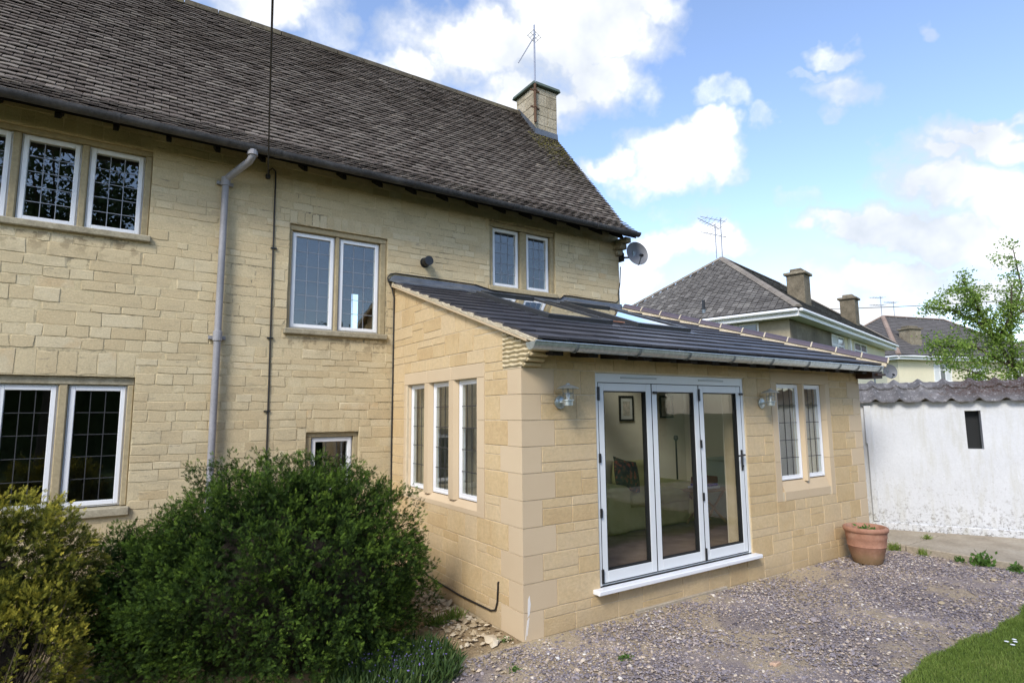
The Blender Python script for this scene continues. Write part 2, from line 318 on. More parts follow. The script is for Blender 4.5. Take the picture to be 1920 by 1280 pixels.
def wall_dirt(g, pos, col, R_):
    o = sep_z(g, pos)
    k = g.m('MULTIPLY', g.mr(o[2], .85, .12), g.mr(g.noise(pos, 13, 6, .8), .52, .64)); col = g.mix(g.m('MULTIPLY', k, .75), col, (.28, .26, .22))
    k = g.m('MULTIPLY', g.mr(o[2], 1.7, .7), g.mr(g.noise(pos, 26, 6, .85), .57, .66)); col = g.mix(g.m('MULTIPLY', k, .6), col, (.25, .23, .20))
    k = g.m('MULTIPLY', g.mr(o[2], 1.65, 1.95), g.mr(g.noise(pos, 8, 6, .8), .48, .66)); col = g.mix(g.m('MULTIPLY', k, .4), col, (.33, .32, .27))
    k = g.m('MULTIPLY', g.mr(o[2], .5, .1), g.mr(g.noise(pos, 26, 5, .7), .5, .62)); col = g.mix(g.m('MULTIPLY', k, .7), col, (.12, .11, .10))
    st = N(g.t, 'ShaderNodeCombineXYZ'); g.put(st.inputs[0], o[0]); g.put(st.inputs[1], o[1]); g.put(st.inputs[2], g.m('MULTIPLY', o[2], .15))
    k = g.mr(g.noise(st.outputs[0], 7, 5, .7), .48, .70); return g.mix(g.m('MULTIPLY', k, .45), col, (.42, .40, .30))
M['whitewash'] = mat('flaking_whitewash', [(0, (.55, .555, .555)), (1, (.63, .635, .635))], 2, .85, .1, .9, bump=(14, .3, .012), fine=(40, .06), extra=wall_dirt)
def pan_x(g, pos, col, R_):
    n = g.noise(pos, 16, 6, .75); col = g.mix(g.m('MULTIPLY', g.mr(n, .55, .66), .8), col, (.42, .40, .39))
    o = sep_z(g, pos); s_ = g.m('MULTIPLY', o[1], -1.0)
    k = g.m('MULTIPLY', g.mr(g.m('ADD', s_, g.m('MULTIPLY', g.noise(pos, 14, 6, .75), 2.2)), 1.35, 1.65), g.mr(o[2], 2.0, 2.12)); k = g.m('MULTIPLY', k, g.mr(g.noise(pos, 40, 5, .75), .40, .52)); return g.mix(g.m('MULTIPLY', k, .9), col, (.062, .034, .024))
M['pantile'] = mat('lichened_concrete_pantile', [(0, (.085, .08, .078)), (.6, (.15, .142, .138)), (1, (.25, .235, .22))], 7, .9, .3, .7, bump=(45, .7, .01), fine=(60, .3), extra=pan_x)
M['terracotta'] = mat('terracotta', [(0, (.27, .135, .085)), (.6, (.36, .185, .12)), (1, (.43, .26, .18))], 9, .8, .1, .9, fine=(40, .15), bump=(60, .2, .003),
    extra=lambda g, pos, col, R_: g.mix(g.m('MULTIPLY', g.mr(g.m('ADD', sep_z(g, pos)[2], g.m('MULTIPLY', g.noise(pos, 9, 4), .1)), .26, .10), .75), col, (.22, .155, .075)))
M['soil'] = mat('potting_soil', [(0, (.04, .028, .018)), (1, (.09, .065, .04))], 12, .95, bump=(40, .8, .02))
def ground_x(g, pos, col, R_):
    o = sep_z(g, pos)
    k = g.mr(g.noise(pos, .9, 5, .62), .47, .56); col = g.mix(k, col, (.38, .30, .20))
    k = g.mr(g.m('ADD', o[1], g.m('MULTIPLY', g.noise(pos, 5, 4), .5)), .02, .16); col = g.mix(k, col, (.40, .32, .20))
    n = g.noise(pos, 60, 5, .75); return g.v('SCALE', col, scale=g.mr(n, .3, .7, .6, 1.35))
M['yard'] = mat('gravel_bedding', [(0, (.19, .155, .15)), (1, (.32, .26, .22))], 5, .95, .1, .9, bump=(90, 1., .012), extra=ground_x)
M['bed'] = mat('garden_soil', [(0, (.20, .14, .075)), (.5, (.34, .25, .14)), (1, (.46, .35, .20))], 6, .95, .1, .9, bump=(70, 1., .02), fine=(60, .35))
M['pebble'] = mat('gravel_stone', [(0, (.10, .085, .09)), (.3, (.185, .16, .168)), (.6, (.28, .245, .25)), (.78, (.38, .30, .24)), (.9, (.48, .39, .28)), (1, (.68, .64, .58))], 1.2, .85, .85, .2, spec=.2)
M['rubble'] = mat('pale_limestone_rubble', [(0, (.30, .23, .13)), (.6, (.45, .36, .23)), (1, (.62, .54, .40))], 5, .9, .8, .3, bump=(60, .5, .01))
M['farm'] = mat('meadow_ground', [(0, (.045, .07, .02)), (1, (.075, .10, .03))], .3, .95, .1, .9)
M['lawn'] = mat('lawn_turf', [(0, (.04, .065, .014)), (1, (.075, .11, .025))], 3, .95, .1, .9, bump=(60, 1, .02))
M['grass'] = mat('grass_blade', [(0, (.10, .155, .022)), (.6, (.18, .26, .045)), (1, (.32, .34, .10))], 2.5, .7, .6, .4, sub=.25)
M['concrete'] = mat('weathered_concrete', [(0, (.26, .215, .155)), (.5, (.36, .305, .225)), (1, (.44, .385, .30))], 2.2, .93, .1, .9, bump=(40, .5, .008), fine=(30, .2))
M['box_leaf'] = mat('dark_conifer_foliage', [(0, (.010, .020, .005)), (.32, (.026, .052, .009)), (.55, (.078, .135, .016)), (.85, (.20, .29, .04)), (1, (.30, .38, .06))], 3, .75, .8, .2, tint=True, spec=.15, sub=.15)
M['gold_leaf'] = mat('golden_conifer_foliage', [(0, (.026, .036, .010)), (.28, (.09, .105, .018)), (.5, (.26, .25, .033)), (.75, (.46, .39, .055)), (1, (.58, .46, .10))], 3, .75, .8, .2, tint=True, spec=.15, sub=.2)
M['tree_leaf'] = mat('spring_leaf', [(0, (.10, .17, .025)), (.5, (.20, .31, .05)), (1, (.36, .45, .11))], 1, .6, .7, .3, sub=.4)
M['dark_leaf'] = mat('dark_tree_leaf', [(0, (.02, .04, .01)), (.6, (.045, .08, .02)), (1, (.10, .14, .035))], .8, .7, .6, .4, sub=.2)
M['bark'] = mat('bark', [(0, (.05, .038, .026)), (1, (.13, .10, .07))], 12, .95, .2, .8, bump=(50, .8, .01))
M['core_shade'] = mat('twig_core_shade', [(0, (.012, .010, .006)), (1, (.035, .026, .017))], 30, .95, .1, .9, bump=(60, 1, .03))  # near-black brown that paints shade into the shrub cores
M['bluebell'] = mat('bluebell_flower', [(0, (.12, .09, .28)), (1, (.22, .17, .42))], 9, .7, .7, .3)
M['blue_grass'] = mat('dark_bluebell_leaf', [(0, (.02, .045, .012)), (.6, (.045, .085, .02)), (1, (.11, .15, .035))], 4, .6, .6, .4, sub=.15)
M['daisy'] = flat('white_petal', (.8, .8, .78), .7)
M['weed'] = mat('weed_leaf', [(0, (.05, .12, .02)), (1, (.12, .22, .04))], 9, .6, .7, .3, sub=.3)
M['render_brown'] = mat('stained_render', [(0, (.20, .165, .11)), (.5, (.33, .285, .20)), (1, (.42, .37, .27))], .9, .95, .1, .9, fine=(12, .15))
M['render_dark'] = mat('sooty_render', [(0, (.10, .082, .058)), (.5, (.16, .135, .095)), (1, (.26, .225, .16))], 1.2, .95, .1, .9, fine=(12, .2))
M['render_cream'] = mat('cream_render', [(0, (.62, .56, .39)), (1, (.70, .64, .46))], .8, .9, .1, .9, fine=(14, .05))
M['far_tile'] = mat('grey_plain_roof_tile', [(0, (.10, .092, .083)), (.5, (.155, .143, .13)), (.85, (.21, .195, .175)), (1, (.30, .28, .25))], .5, .95, .75, .3, fine=(14, .25), spec=.1)
M['far_tile2'] = mat('brown_grey_roof_tile', [(0, (.11, .10, .094)), (1, (.16, .147, .137))], .4, .95, .5, .5, fine=(8, .15), spec=.1)
M['far_hip'] = mat('buff_hip_tile', [(0, (.15, .13, .11)), (1, (.28, .24, .19))], 1.5, .95, .5, .5)
M['far_hip2'] = mat('orange_hip_tile', [(0, (.22, .155, .12)), (1, (.31, .23, .18))], 1.5, .95, .5, .5)
M['chim'] = mat('mossy_chimney_stone', [(0, (.09, .075, .05)), (.5, (.19, .16, .11)), (1, (.32, .275, .195))], 3, .95, .4, .6, fine=(20, .35), bump=(40, .6, .02))
M['pale_chim'] = mat('pale_chimney_limestone', [(0, (.20, .165, .11)), (.4, (.36, .305, .21)), (1, (.48, .42, .31))], 3, .95, .4, .6, fine=(20, .35), bump=(40, .6, .02))
M['chimcap'] = mat('green_copper_grey_cap', [(0, (.06, .08, .065)), (1, (.13, .16, .13))], 4, .8, fine=(20, .2))
M['white_paint'] = flat('white_painted_eaves', (.74, .74, .72), .5)
M['aerial'] = flat('dull_aluminium_tube', (.36, .36, .38), .4, metal=.7)
M['rust'] = mat('rusty_strap', [(0, (.07, .04, .025)), (1, (.16, .09, .05))], 20, .9)
M['dish'] = mat('grey_dish_paint', [(0, (.10, .104, .115)), (1, (.14, .145, .155))], 5, .5)
M['darkpane'] = mat('far_window_glass', [(0, (.03, .035, .04)), (1, (.08, .09, .10))], 2, .08, spec=.9)
M['curtain'] = flat('net_curtain', (.55, .56, .54), .9)
M['sofa'] = mat('olive_slipcover', [(0, (.50, .46, .17)), (1, (.70, .63, .30))], 4, .95, .2, .8, bump=(7, .8, .05))
M['cush_floral'] = mat('dark_floral_cushion', [(0, (.02, .02, .025)), (.45, (.05, .05, .05)), (.6, (.10, .10, .06)), (.72, (.35, .07, .05)), (1, (.55, .30, .20))], 18, .9, .1, .9)
M['cush_plain'] = flat('beige_cushion', (.42, .36, .24), .95)
M['wood'] = mat('oak_table', [(0, (.26, .15, .06)), (1, (.38, .24, .11))], 8, .6)
M['redcloth'] = flat('dark_red_box', (.20, .015, .02), .7)
M['purple'] = flat('purple_cloth', (.12, .06, .42), .8)
M['whitecloth'] = flat('white_cloth', (.75, .74, .76), .9)
M['frame_blk'] = flat('black_picture_frame', (.02, .02, .02), .5)
M['mount'] = flat('pale_picture_mount', (.58, .57, .52), .8)
M['print'] = mat('sepia_print', [(0, (.28, .25, .22)), (.5, (.48, .44, .36)), (.8, (.60, .50, .42)), (1, (.45, .22, .18))], 24, .8, .1, .9)
M['cabinet'] = flat('pale_green_cabinet', (.50, .54, .42), .5)

# ------------------------------------------------------------------ shared dimensions (metres)
D = 2.887; W = 5.727; HW = 4.01; HL = -5.6
EZ0 = 2.545; ES = .341                       # extension roof: top of battens at y=0, slope
def ez(y): return EZ0 + ES * y

def wall(name, ax, pos, thick, a0, a1, z0, z1, holes, m_, parent, top=None, **tg):
    """wall in the plane axis ax = pos, body going to pos+thick; holes (a0,a1,z0,z1); top(a) bounds the height"""
    aa = sorted({a0, a1} | {h[i] for h in holes for i in (0, 1)}); zz = sorted({z0, z1} | {h[i] for h in holes for i in (2, 3)})
    aa = [a for a in aa if a0 <= a <= a1]; zz = [z for z in zz if z0 <= z <= z1]
    def solid(i, j):
        if i < 0 or j < 0 or i >= len(aa) - 1 or j >= len(zz) - 1: return False
        a = (aa[i] + aa[i + 1]) / 2; z = (zz[j] + zz[j + 1]) / 2
        return not any(h[0] < a < h[1] and h[2] < z < h[3] for h in holes)
    mb = MB()
    def P(a, z, t):
        if top: z = min(z, top(a))
        return (pos + t, a, z) if ax == 0 else (a, pos + t, z)
    for i in range(len(aa) - 1):
        for j in range(len(zz) - 1):
            if not solid(i, j): continue
            A0, A1, Z0, Z1 = aa[i], aa[i + 1], zz[j], zz[j + 1]
            for t in (0, thick): mb.add([P(A0, Z0, t), P(A1, Z0, t), P(A1, Z1, t), P(A0, Z1, t)], [(0, 1, 2, 3)])
            for (di, dj, e) in ((-1, 0, (A0, Z0, A0, Z1)), (1, 0, (A1, Z0, A1, Z1)), (0, -1, (A0, Z0, A1, Z0)), (0, 1, (A0, Z1, A1, Z1))):
                if not solid(i + di, j + dj): mb.add([P(e[0], e[1], 0), P(e[2], e[3], 0), P(e[2], e[3], thick), P(e[0], e[1], thick)], [(0, 1, 2, 3)])
    return mb.build(name, m_, parent, **tg)

def rough_meshes(name, mats, n, jit=.05, bev=.10, rim_=-.41):
    """unit blocks (x width, y depth -> front at y=-.5, z height) with softened uneven edges"""
    res = []
    for k in range(n):
        r = random.Random(k * 13 + 5); f = []
        def J(s=1): return (r.random() - .5) * jit * s
        bx, bz = bev * .35, bev
        front = [(-.5 + bx + J(.5), -.5, -.5 + bz + J()), (.5 - bx + J(.5), -.5, -.5 + bz + J()), (.5 - bx + J(.5), -.5, .5 - bz + J()), (-.5 + bx + J(.5), -.5, .5 - bz + J())]
        midx = [(0 + J(.5), -.52, -.5 + bz * .7 + J()), (0 + J(.5), -.52, .5 - bz * .7 + J())]
        rim = [(-.5 + J(.2), rim_, -.5 + J(.6)), (.5 + J(.2), rim_, -.5 + J(.6)), (.5 + J(.2), rim_, .5 + J(.6)), (-.5 + J(.2), rim_, .5 + J(.6))]
        back = [(-.5, .5, -.5), (.5, .5, -.5), (.5, .5, .5), (-.5, .5, .5)]
        vs = front + midx + rim + back
        fs = [(0, 4, 5, 3), (4, 1, 2, 5), (0, 6, 7, 1, 4), (1, 7, 8, 2), (2, 8, 9, 3, 5), (3, 9, 6, 0)]
        fs += [(6 + i, 10 + i, 10 + (i + 1) % 4, 6 + (i + 1) % 4) for i in range(4)]
        me = bpy.data.meshes.new(name); me.from_pydata(vs, [], fs); me.materials.append(mats); me.validate(); res.append((me, np.array(vs), fs))
    return res

def in_view(p, mar=1.06):
    q = Vector(p) - CAM; w = q.dot(cF)
    if w < .1: return None
    u = q.dot(cR) / w * FPX / 960; v = q.dot(cU) / w * FPX / 640
    return q.length if abs(u) < mar and abs(v) < mar else None

def lay(name, blocks, protos, parent, limit=300, mat_=None, blocked=None, **tg):
    """blocks: list of 4x4 matrices; the `limit` largest in the photograph become parts, the rest one joined part"""
    sc_ = []
    for i, mx in enumerate(blocks):
        dd = in_view(mx.translation)
        if dd is not None and blocked and blocked(mx.translation): dd = None
        size = (mx.col[0].length * max(mx.col[2].length, mx.col[1].length * .5))
        sc_.append((-size / dd ** 2 if dd else 1e9, i))
    sc_.sort(); near = [i for _, i in sc_[:limit]]; far = [i for _, i in sc_[limit:]]
    out_ = []
    for i in near:
        me = protos[i % len(protos)][0]
        o = bpy.data.objects.new(name, me); COL.objects.link(o); WL[o] = blocks[i].translation.copy()
        o.parent = parent; mx = blocks[i].copy(); mx.translation = mx.translation - WL[parent]; o.matrix_local = mx; out_.append(o)
    if far:
        vs = []; fs = []; b = 0
        for i in far:
            _, tv, tf = protos[i % len(protos)]; m3 = np.array(blocks[i])
            vs.append(tv @ m3[:3, :3].T + m3[:3, 3]); fs += [tuple(b + k for k in f) for f in tf]; b += len(tv)
        o = npmesh(name, np.concatenate(vs), fs, protos[0][0].materials[0], parent); o['kind'] = 'stuff'; out_.append(o)
    return out_
def mxf(x, y, z, sx_, sy_, sz_, rz=0, tilt=0):
    return Matrix.Translation((x, y, z)) @ Matrix.Rotation(rz, 4, 'Z') @ Matrix.Rotation(tilt, 4, 'Y') @ Matrix.Diagonal((sx_, sy_, sz_, 1))

# ================================================================== GROUND
ground = B(-400, 400, -400, 400, -.30, -.06).build('ground', M['farm'], kind='structure')
def sheet(name, x0, x1, y0, y1, nx, ny, fz, m_, **tg):
    X, Y = np.meshgrid(np.linspace(x0, x1, nx), np.linspace(y0, y1, ny)); Z = fz(X, Y)
    V_ = np.stack([X.ravel(), Y.ravel(), Z.ravel()], 1); i = np.arange(nx * ny).reshape(ny, nx)
    F_ = np.stack([i[:-1, :-1].ravel(), i[:-1, 1:].ravel(), i[1:, 1:].ravel(), i[1:, :-1].ravel()], 1)
    return npmesh(name, V_, F_, m_, smooth=True, **tg)
def wob(X, Y, a, f): return a * (np.sin(X * f * 1.3 + 1) * np.cos(Y * f + .3) + .5 * np.sin(X * f * 2.7 + Y * f * 1.9) + .25 * np.sin(X * f * 6.1 - Y * f * 5.3))
sheet('gravel_yard', -.9, 6.0, -2.35, .02, 140, 50, lambda X, Y: wob(X, Y, .008, 2.5) - .006, M['yard'], kind='structure')
sheet('soil_bed', -7, .02, -2.4, 2.95, 110, 90, lambda X, Y: wob(X, Y, .012, 3) - .012 - .02 * np.clip((X + 1) * 4, 0, 1) * np.clip((.05 - Y) * 4, 0, 1), M['bed'], kind='structure')
def lawn_edge(x): return -1.985 + .03 * np.sin(x * 3.1) + .02 * np.sin(x * 9) + np.clip((1.75 - x) * .9, 0, 2) * -1
def lz(X, Y): return .022 + wob(X, Y, .006, 1.5) - .09 * np.clip(1 - (lawn_edge(X) - Y) / .06, 0, 1)
sheet('lawn', 1.2, 9, -9, -1.85, 160, 240, lz, M['lawn'], kind='structure')
sheet('back_lawn', -30, 30, -40, -2.36, 60, 60, lambda X, Y: -.03 + 0 * X, M['lawn'], kind='structure')

def perm_noise(P, f, seed=0):
    r = np.random.default_rng(seed); s = 0
    for k in range(5):
        a = r.uniform(0, 6.28); w = f * (1 + .6 * k); s = s + np.sin(P[:, 0] * math.cos(a) * w + P[:, 1] * math.sin(a) * w + r.uniform(0, 6.28)) / (1 + .4 * k)
    return s / 3
ico_v = np.array([(0, 0, .6), (0, 0, -.4), (.9, .1, .05), (.2, .8, -.05), (-.8, .35, .05), (-.5, -.7, 0), (.4, -.8, .08)], float)
ico_f = [(0, 2, 3), (0, 3, 4), (0, 4, 5), (0, 5, 6), (0, 6, 2), (1, 3, 2), (1, 4, 3), (1, 5, 4), (1, 6, 5), (1, 2, 6)]
def pebbles(name, n, xr, yr, size, keep, m_, z=0., **tg):
    P = np.stack([rng.uniform(*xr, n), rng.uniform(*yr, n), np.zeros(n)], 1); P = P[keep(P)]; n = len(P)
    S = np.exp(rng.normal(math.log(size), .42, n)); P[:, 2] = z + S * .12
    a = rng.uniform(0, 6.28, n); t = rng.normal(0, .25, (n, 2)); Z = unit(np.stack([t[:, 0], t[:, 1], np.ones(n)], 1)); X = unit(np.cross(Z, np.stack([np.cos(a), np.sin(a), np.zeros(n)], 1))); Y = np.cross(Z, X)
    S3 = np.stack([S, S * rng.uniform(.6, 1, n), S * rng.uniform(.45, .9, n)], 1)
    return scatter(name, ico_v, ico_f, P, X, Y, Z, S3, m_, **tg)
def vis(P): return (P[:, 0] > (-.9)) & (P[:, 1] < -.02) & (P[:, 1] > lawn_edge(P[:, 0]) - .05)
pebbles('gravel', 72000, (-.9, 5.95), (-2.3, 0), .0092, lambda P: vis(P) & (perm_noise(P, 3.2, 3) + rng.normal(0, .42, len(P)) > -.30), M['pebble'], kind='stuff', label='loose grey and purple gravel scattered over the sandy yard')
pebbles('rubble', 2600, (-3.6, 0), (-.5, 2.85), .012, lambda P: (P[:, 0] < -.02) & (rng.random(len(P)) < .45 + .55 * (P[:, 0] > -.45)), M['rubble'], kind='stuff', label='pale limestone chips on the soil beside the extension wall')
pebbles('stone_chips', 420, (-.42, -.03), (.1, 2.4), .028, lambda P: rng.random(len(P)) < np.clip(1.1 + P[:, 0] * 1.6, 0, 1), M['rubble'], kind='stuff', label='larger broken limestone pieces lying along the foot of the side wall')
def lone_stone(x, y, s, m_, label, box=False):
    mb = MB(); r = random.Random(int(x * 100))
    if box: mb.hexa([(x + a * s * 1.1 + r.uniform(-.008, .008), y + b * s * .7 + r.uniform(-.008, .008), z + r.uniform(-.004, .004)) for z in (0, s * .75) for a, b in ((-1, -1), (1, -1), (1, 1), (-1, 1))])
    else: mb.add([(x + v[0] * s * 1.2, y + v[1] * s, s * .25 + v[2] * s * .9) for v in ico_v], ico_f)
    mb.build('stone', m_, bevel=s * .15, smooth=True, label=label, cat='stone')
M['brickbit'] = mat('pinkish_brick_fragment', [(0, (.42, .27, .18)), (1, (.58, .42, .30))], 20, .9)
lone_stone(1.29, -1.41, .036, M['brickbit'], 'pinkish brick fragment lying in the gravel near the bottom of the photo', True)
lone_stone(3.856, -1.507, .045, M['rubble'], 'flat cream stone on the gravel in front of the lawn corner')
lone_stone(5.2, -1.5, .05, M['rubble'], 'buff stone on the sandy patch before the concrete path')
lone_stone(-.16, .55, .05, M['rubble'], 'long pale stone beside the extension corner quoins')

# concrete path
def slab(x0, x1, y0, y1, label):
    mb = MB().hexa([(x0, y0, -.06), (x1, y0, -.06), (x1, y1, -.06), (x0, y1, -.06), (x0 + .01, y0, .078), (x1, y0, .085), (x1, y1, .085), (x0 - .005, y1, .078)])
    mb.build('concrete_slab', M['concrete'], path, bevel=.008, label=label)
path = empty('concrete_path', (7, -.5, 0)); path['kind'] = 'structure'
slab(5.95, 9.6, -.315, 3.6, None); slab(5.93, 9.6, -3.2, -.335, None); slab(5.9, 9.6, -6.2, -3.22, None)

# ================================================================== OLD HOUSE
house = empty('stone_house', (-.8, D, 0), 'old cream stone house with leaded white windows, steep tiled roof and a gable chimney', 'house')
# windows: opening (x0,x1,z0,z1) of the wall face
OP = [(-6.0, -2.74, 3.70, 4.66), (-6.0, -2.765, .93, 2.255), (-1.325, -.108, 2.865, 4.125), (1.446, 2.642, 3.62, 4.664), (-1.06, -.43, .93, 1.66)]
OPh = [(max(HL, a), b, c, d_) for a, b, c, d_ in OP]
wall('wall', 1, D + .0035, .30, HL, HW - .008, -.1, 4.98, [(a, b, c, d_) for a, b, c, d_ in OP if True], M['old_mortar'], house)
def gable(x0, x1): return MB().extr([(D + .307, -.1), (7.1, -.1), (7.1, 4.9), (5.13, 7.80), (3.4, 5.68), (D + .307, 5.02)], 0, x0, x1)
gable(HW - .3, HW - .001).build('gable_wall', M['old_mortar'], house); gable(HL, HL + .3).build('gable_wall', M['old_mortar'], house)
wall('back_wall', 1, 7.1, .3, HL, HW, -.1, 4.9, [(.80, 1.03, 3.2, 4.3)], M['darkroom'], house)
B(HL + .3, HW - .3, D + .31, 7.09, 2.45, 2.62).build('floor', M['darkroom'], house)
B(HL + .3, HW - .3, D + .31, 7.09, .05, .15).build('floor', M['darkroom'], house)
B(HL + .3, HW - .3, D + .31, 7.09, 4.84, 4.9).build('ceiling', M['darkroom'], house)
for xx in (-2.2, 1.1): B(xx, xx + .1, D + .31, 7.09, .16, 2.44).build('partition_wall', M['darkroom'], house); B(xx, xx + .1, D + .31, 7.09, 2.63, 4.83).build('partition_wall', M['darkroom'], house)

def window(parent, ax, pos, a0, a1, z0, z1, cols, rows, face=1, lead=None, gl=None, opener=True, fw=.045, handle=False):
    """casement: 'window' frame with casement, pane and lead strips as sub-parts; face -> outward is minus axis"""
    lead = lead or M['leadstrip']; gl = gl or M['glass']
    def bx(mb, A0, A1, Z0, Z1, p0, p1):
        return mb.box(pos + p0, pos + p1, A0, A1, Z0, Z1) if ax == 0 else mb.box(A0, A1, pos + p0, pos + p1, Z0, Z1)
    mb = MB(); f = fw * .55
    bx(mb, a0, a0 + f, z0, z1, 0, .06); bx(mb, a1 - f, a1, z0, z1, 0, .06); bx(mb, a0 + f, a1 - f, z0, z0 + f, 0, .06); bx(mb, a0 + f, a1 - f, z1 - f, z1, 0, .06)
    w = mb.build('window', M['upvc'], parent, bevel=.003)
    f2 = f + .004; g2 = fw * 1.25; o = -.014 if opener else .008
    mb = MB(); bx(mb, a0 + f2 * .5, a0 + g2, z0 + f2 * .5, z1 - f2 * .5, o, .05); bx(mb, a1 - g2, a1 - f2 * .5, z0 + f2 * .5, z1 - f2 * .5, o, .05)
    bx(mb, a0 + g2, a1 - g2, z0 + f2 * .5, z0 + g2, o, .05); bx(mb, a0 + g2, a1 - g2, z1 - g2, z1 - f2 * .5, o, .05)
    mb.build('sash', M['upvc'], w, bevel=.004)
    bx(MB(), a0 + g2 - .004, a1 - g2 + .004, z0 + g2 - .004, z1 - g2 + .004, .012, .014).build('pane', gl, w)
    A0, A1, Z0, Z1 = a0 + g2, a1 - g2, z0 + g2, z1 - g2; lw = .0035
    for i in range(1, cols):
        a = A0 + (A1 - A0) * i / cols; bx(MB(), a - lw, a + lw, Z0, Z1, .0085, .0115).build('lead_strip', lead, w)
    for j in range(1, rows):
        z = Z0 + (Z1 - Z0) * j / rows; bx(MB(), A0, A1, z - lw, z + lw, .0065, .0083).build('lead_strip', lead, w)
    return w
YW = D + .085
WX = [(-4.36, -3.888), (-3.824, -3.35), (-3.287, -2.806)]
# upper left window
for a0, a1 in WX + [(-4.9, -4.43), (-5.45, -4.97)]: window(house, 1, YW, a0, a1, 3.735, 4.607, 3, 5)
for a0, a1 in ((-3.888, -3.824), (-3.35, -3.287), (-4.43, -4.36), (-4.97, -4.9)): B(a0 + .002, a1 - .002, D + .045, D + .2, 3.73, 4.605).build('mullion', M['dressed'], house, bevel=.01)
B(-2.806, -2.741, D + .03, D + .2, 3.73, 4.605).build('jamb', M['dressed'], house, bevel=.008)
B(-5.55, -2.741, D + .03, D + .2, 4.608, 4.659).build('lintel', M['dressed'], house, bevel=.005)
B(-5.55, -2.71, D - .045, D + .2, 3.66, 3.728).build('sill', M['sillstone'], house, bevel=.01)
# lower left window
for a0, a1 in ((-3.83, -3.378), (-3.30, -2.822), (-4.36, -3.90), (-4.9, -4.43)): window(house, 1, YW, a0, a1, .995, 2.172, 3, 5, lead=M['leaddark'])
for a0, a1 in ((-3.378, -3.30), (-3.90, -3.83), (-4.43, -4.36)): B(a0 + .002, a1 - .002, D + .045, D + .2, .99, 2.172).build('mullion', M['dressed'], house, bevel=.01)
B(-2.822, -2.767, D + .03, D + .2, .99, 2.172).build('jamb', M['dressed'], house, bevel=.008)
B(-5.55, -2.767, D + .04, D + .2, 2.175, 2.253).build('lintel', M['sillstone'], house, bevel=.005)
B(-5.55, -2.74, D - .04, D + .2, .90, .985).build('sill', M['sillstone'], house, bevel=.01)
# middle window
for a0, a1 in ((-1.285, -.765), (-.715, -.19)): window(house, 1, YW, a0, a1, 2.878, 4.055, 3, 6)
B(-.763, -.717, D + .04, D + .2, 2.87, 4.055).build('mullion', M['dressed'], house, bevel=.01)
B(-1.324, -1.287, D + .03, D + .2, 2.87, 4.055).build('jamb', M['dressed'], house, bevel=.006); B(-.188, -.11, D + .03, D + .2, 2.87, 4.055).build('jamb', M['dressed'], house, bevel=.008)
B(-1.323, -.11, D + .03, D + .2, 4.058, 4.123).build('lintel', M['dressed'], house, bevel=.005)
B(-1.36, -.10, D - .05, D + .2, 2.795, 2.866).build('sill', M['sillstone'], house, bevel=.012)
# right upper window
for a0, a1 in ((1.52, 2.0), (2.125, 2.57)): window(house, 1, YW, a0, a1, 3.70, 4.588, 3, 5)
B(2.002, 2.123, D + .03, D + .2, 3.69, 4.588).build('mullion', M['dressed'], house, bevel=.015)
B(1.448, 1.518, D + .03, D + .2, 3.69, 4.588).build('jamb', M['dressed'], house, bevel=.006); B(2.572, 2.64, D + .03, D + .2, 3.69, 4.588).build('jamb', M['dressed'], house, bevel=.006)
B(1.448, 2.64, D + .03, D + .2, 4.592, 4.662).build('lintel', M['dressed'], house, bevel=.005)
B(1.42, 2.67, D - .03, D + .2, 3.61, 3.688).build('sill', M['dressed'], house, bevel=.012)
# small window
window(house, 1, YW, -.985, -.488, .96, 1.60, 3, 3, lead=M['leaddark'])
B(-1.058, -.987, D + .04, D + .2, .94, 1.60).build('jamb', M['dressed'], house, bevel=.006); B(-.486, -.432, D + .04, D + .2, .94, 1.60).build('jamb', M['dressed'], house, bevel=.006)
B(-1.058, -.432, D + .04, D + .2, 1.603, 1.658).build('lintel', M['dressed'], house, bevel=.005)
B(-1.1, -.39, D - .03, D + .2, .87, .938).build('sill', M['sillstone'], house, bevel=.01)

# stones of the old wall
PO = rough_meshes('stone', M['old_stone'], 9, .15, .05)
blocksW = []
block_rects = [(a, b, c, d_) for a, b, c, d_ in OP] + [(-5.6, -2.72, 3.655, 3.73), (-5.6, -2.75, .895, .99), (-1.365, -.095, 2.79, 2.87), (-1.105, -.385, .865, .94), (1.42, 2.67, 3.6, 3.69)]
sold = [(-1.33, -.11, 4.128, 4.285, .087), (-5.6, -2.77, 2.258, 2.50, .155), (-1.06, -.43, 1.663, 1.82, .085), (-5.6, -2.745, 4.664, 4.82, .11)]
for a, b, c, d_, w in sold:
    block_rects.append((a, b, c, d_)); n = max(1, round((b - max(a, HL)) / w)); a = max(a, HL); w2 = (b - a) / n
    for k in range(n):
        j = rnd.uniform(-.004, .004)
        blocksW.append(mxf(a + (k + .5) * w2, D + .03 + rnd.uniform(-.001, .003), (c + d_) / 2 + j, w2 - .009, .06, d_ - c - .008))
z = -.02; row = 0
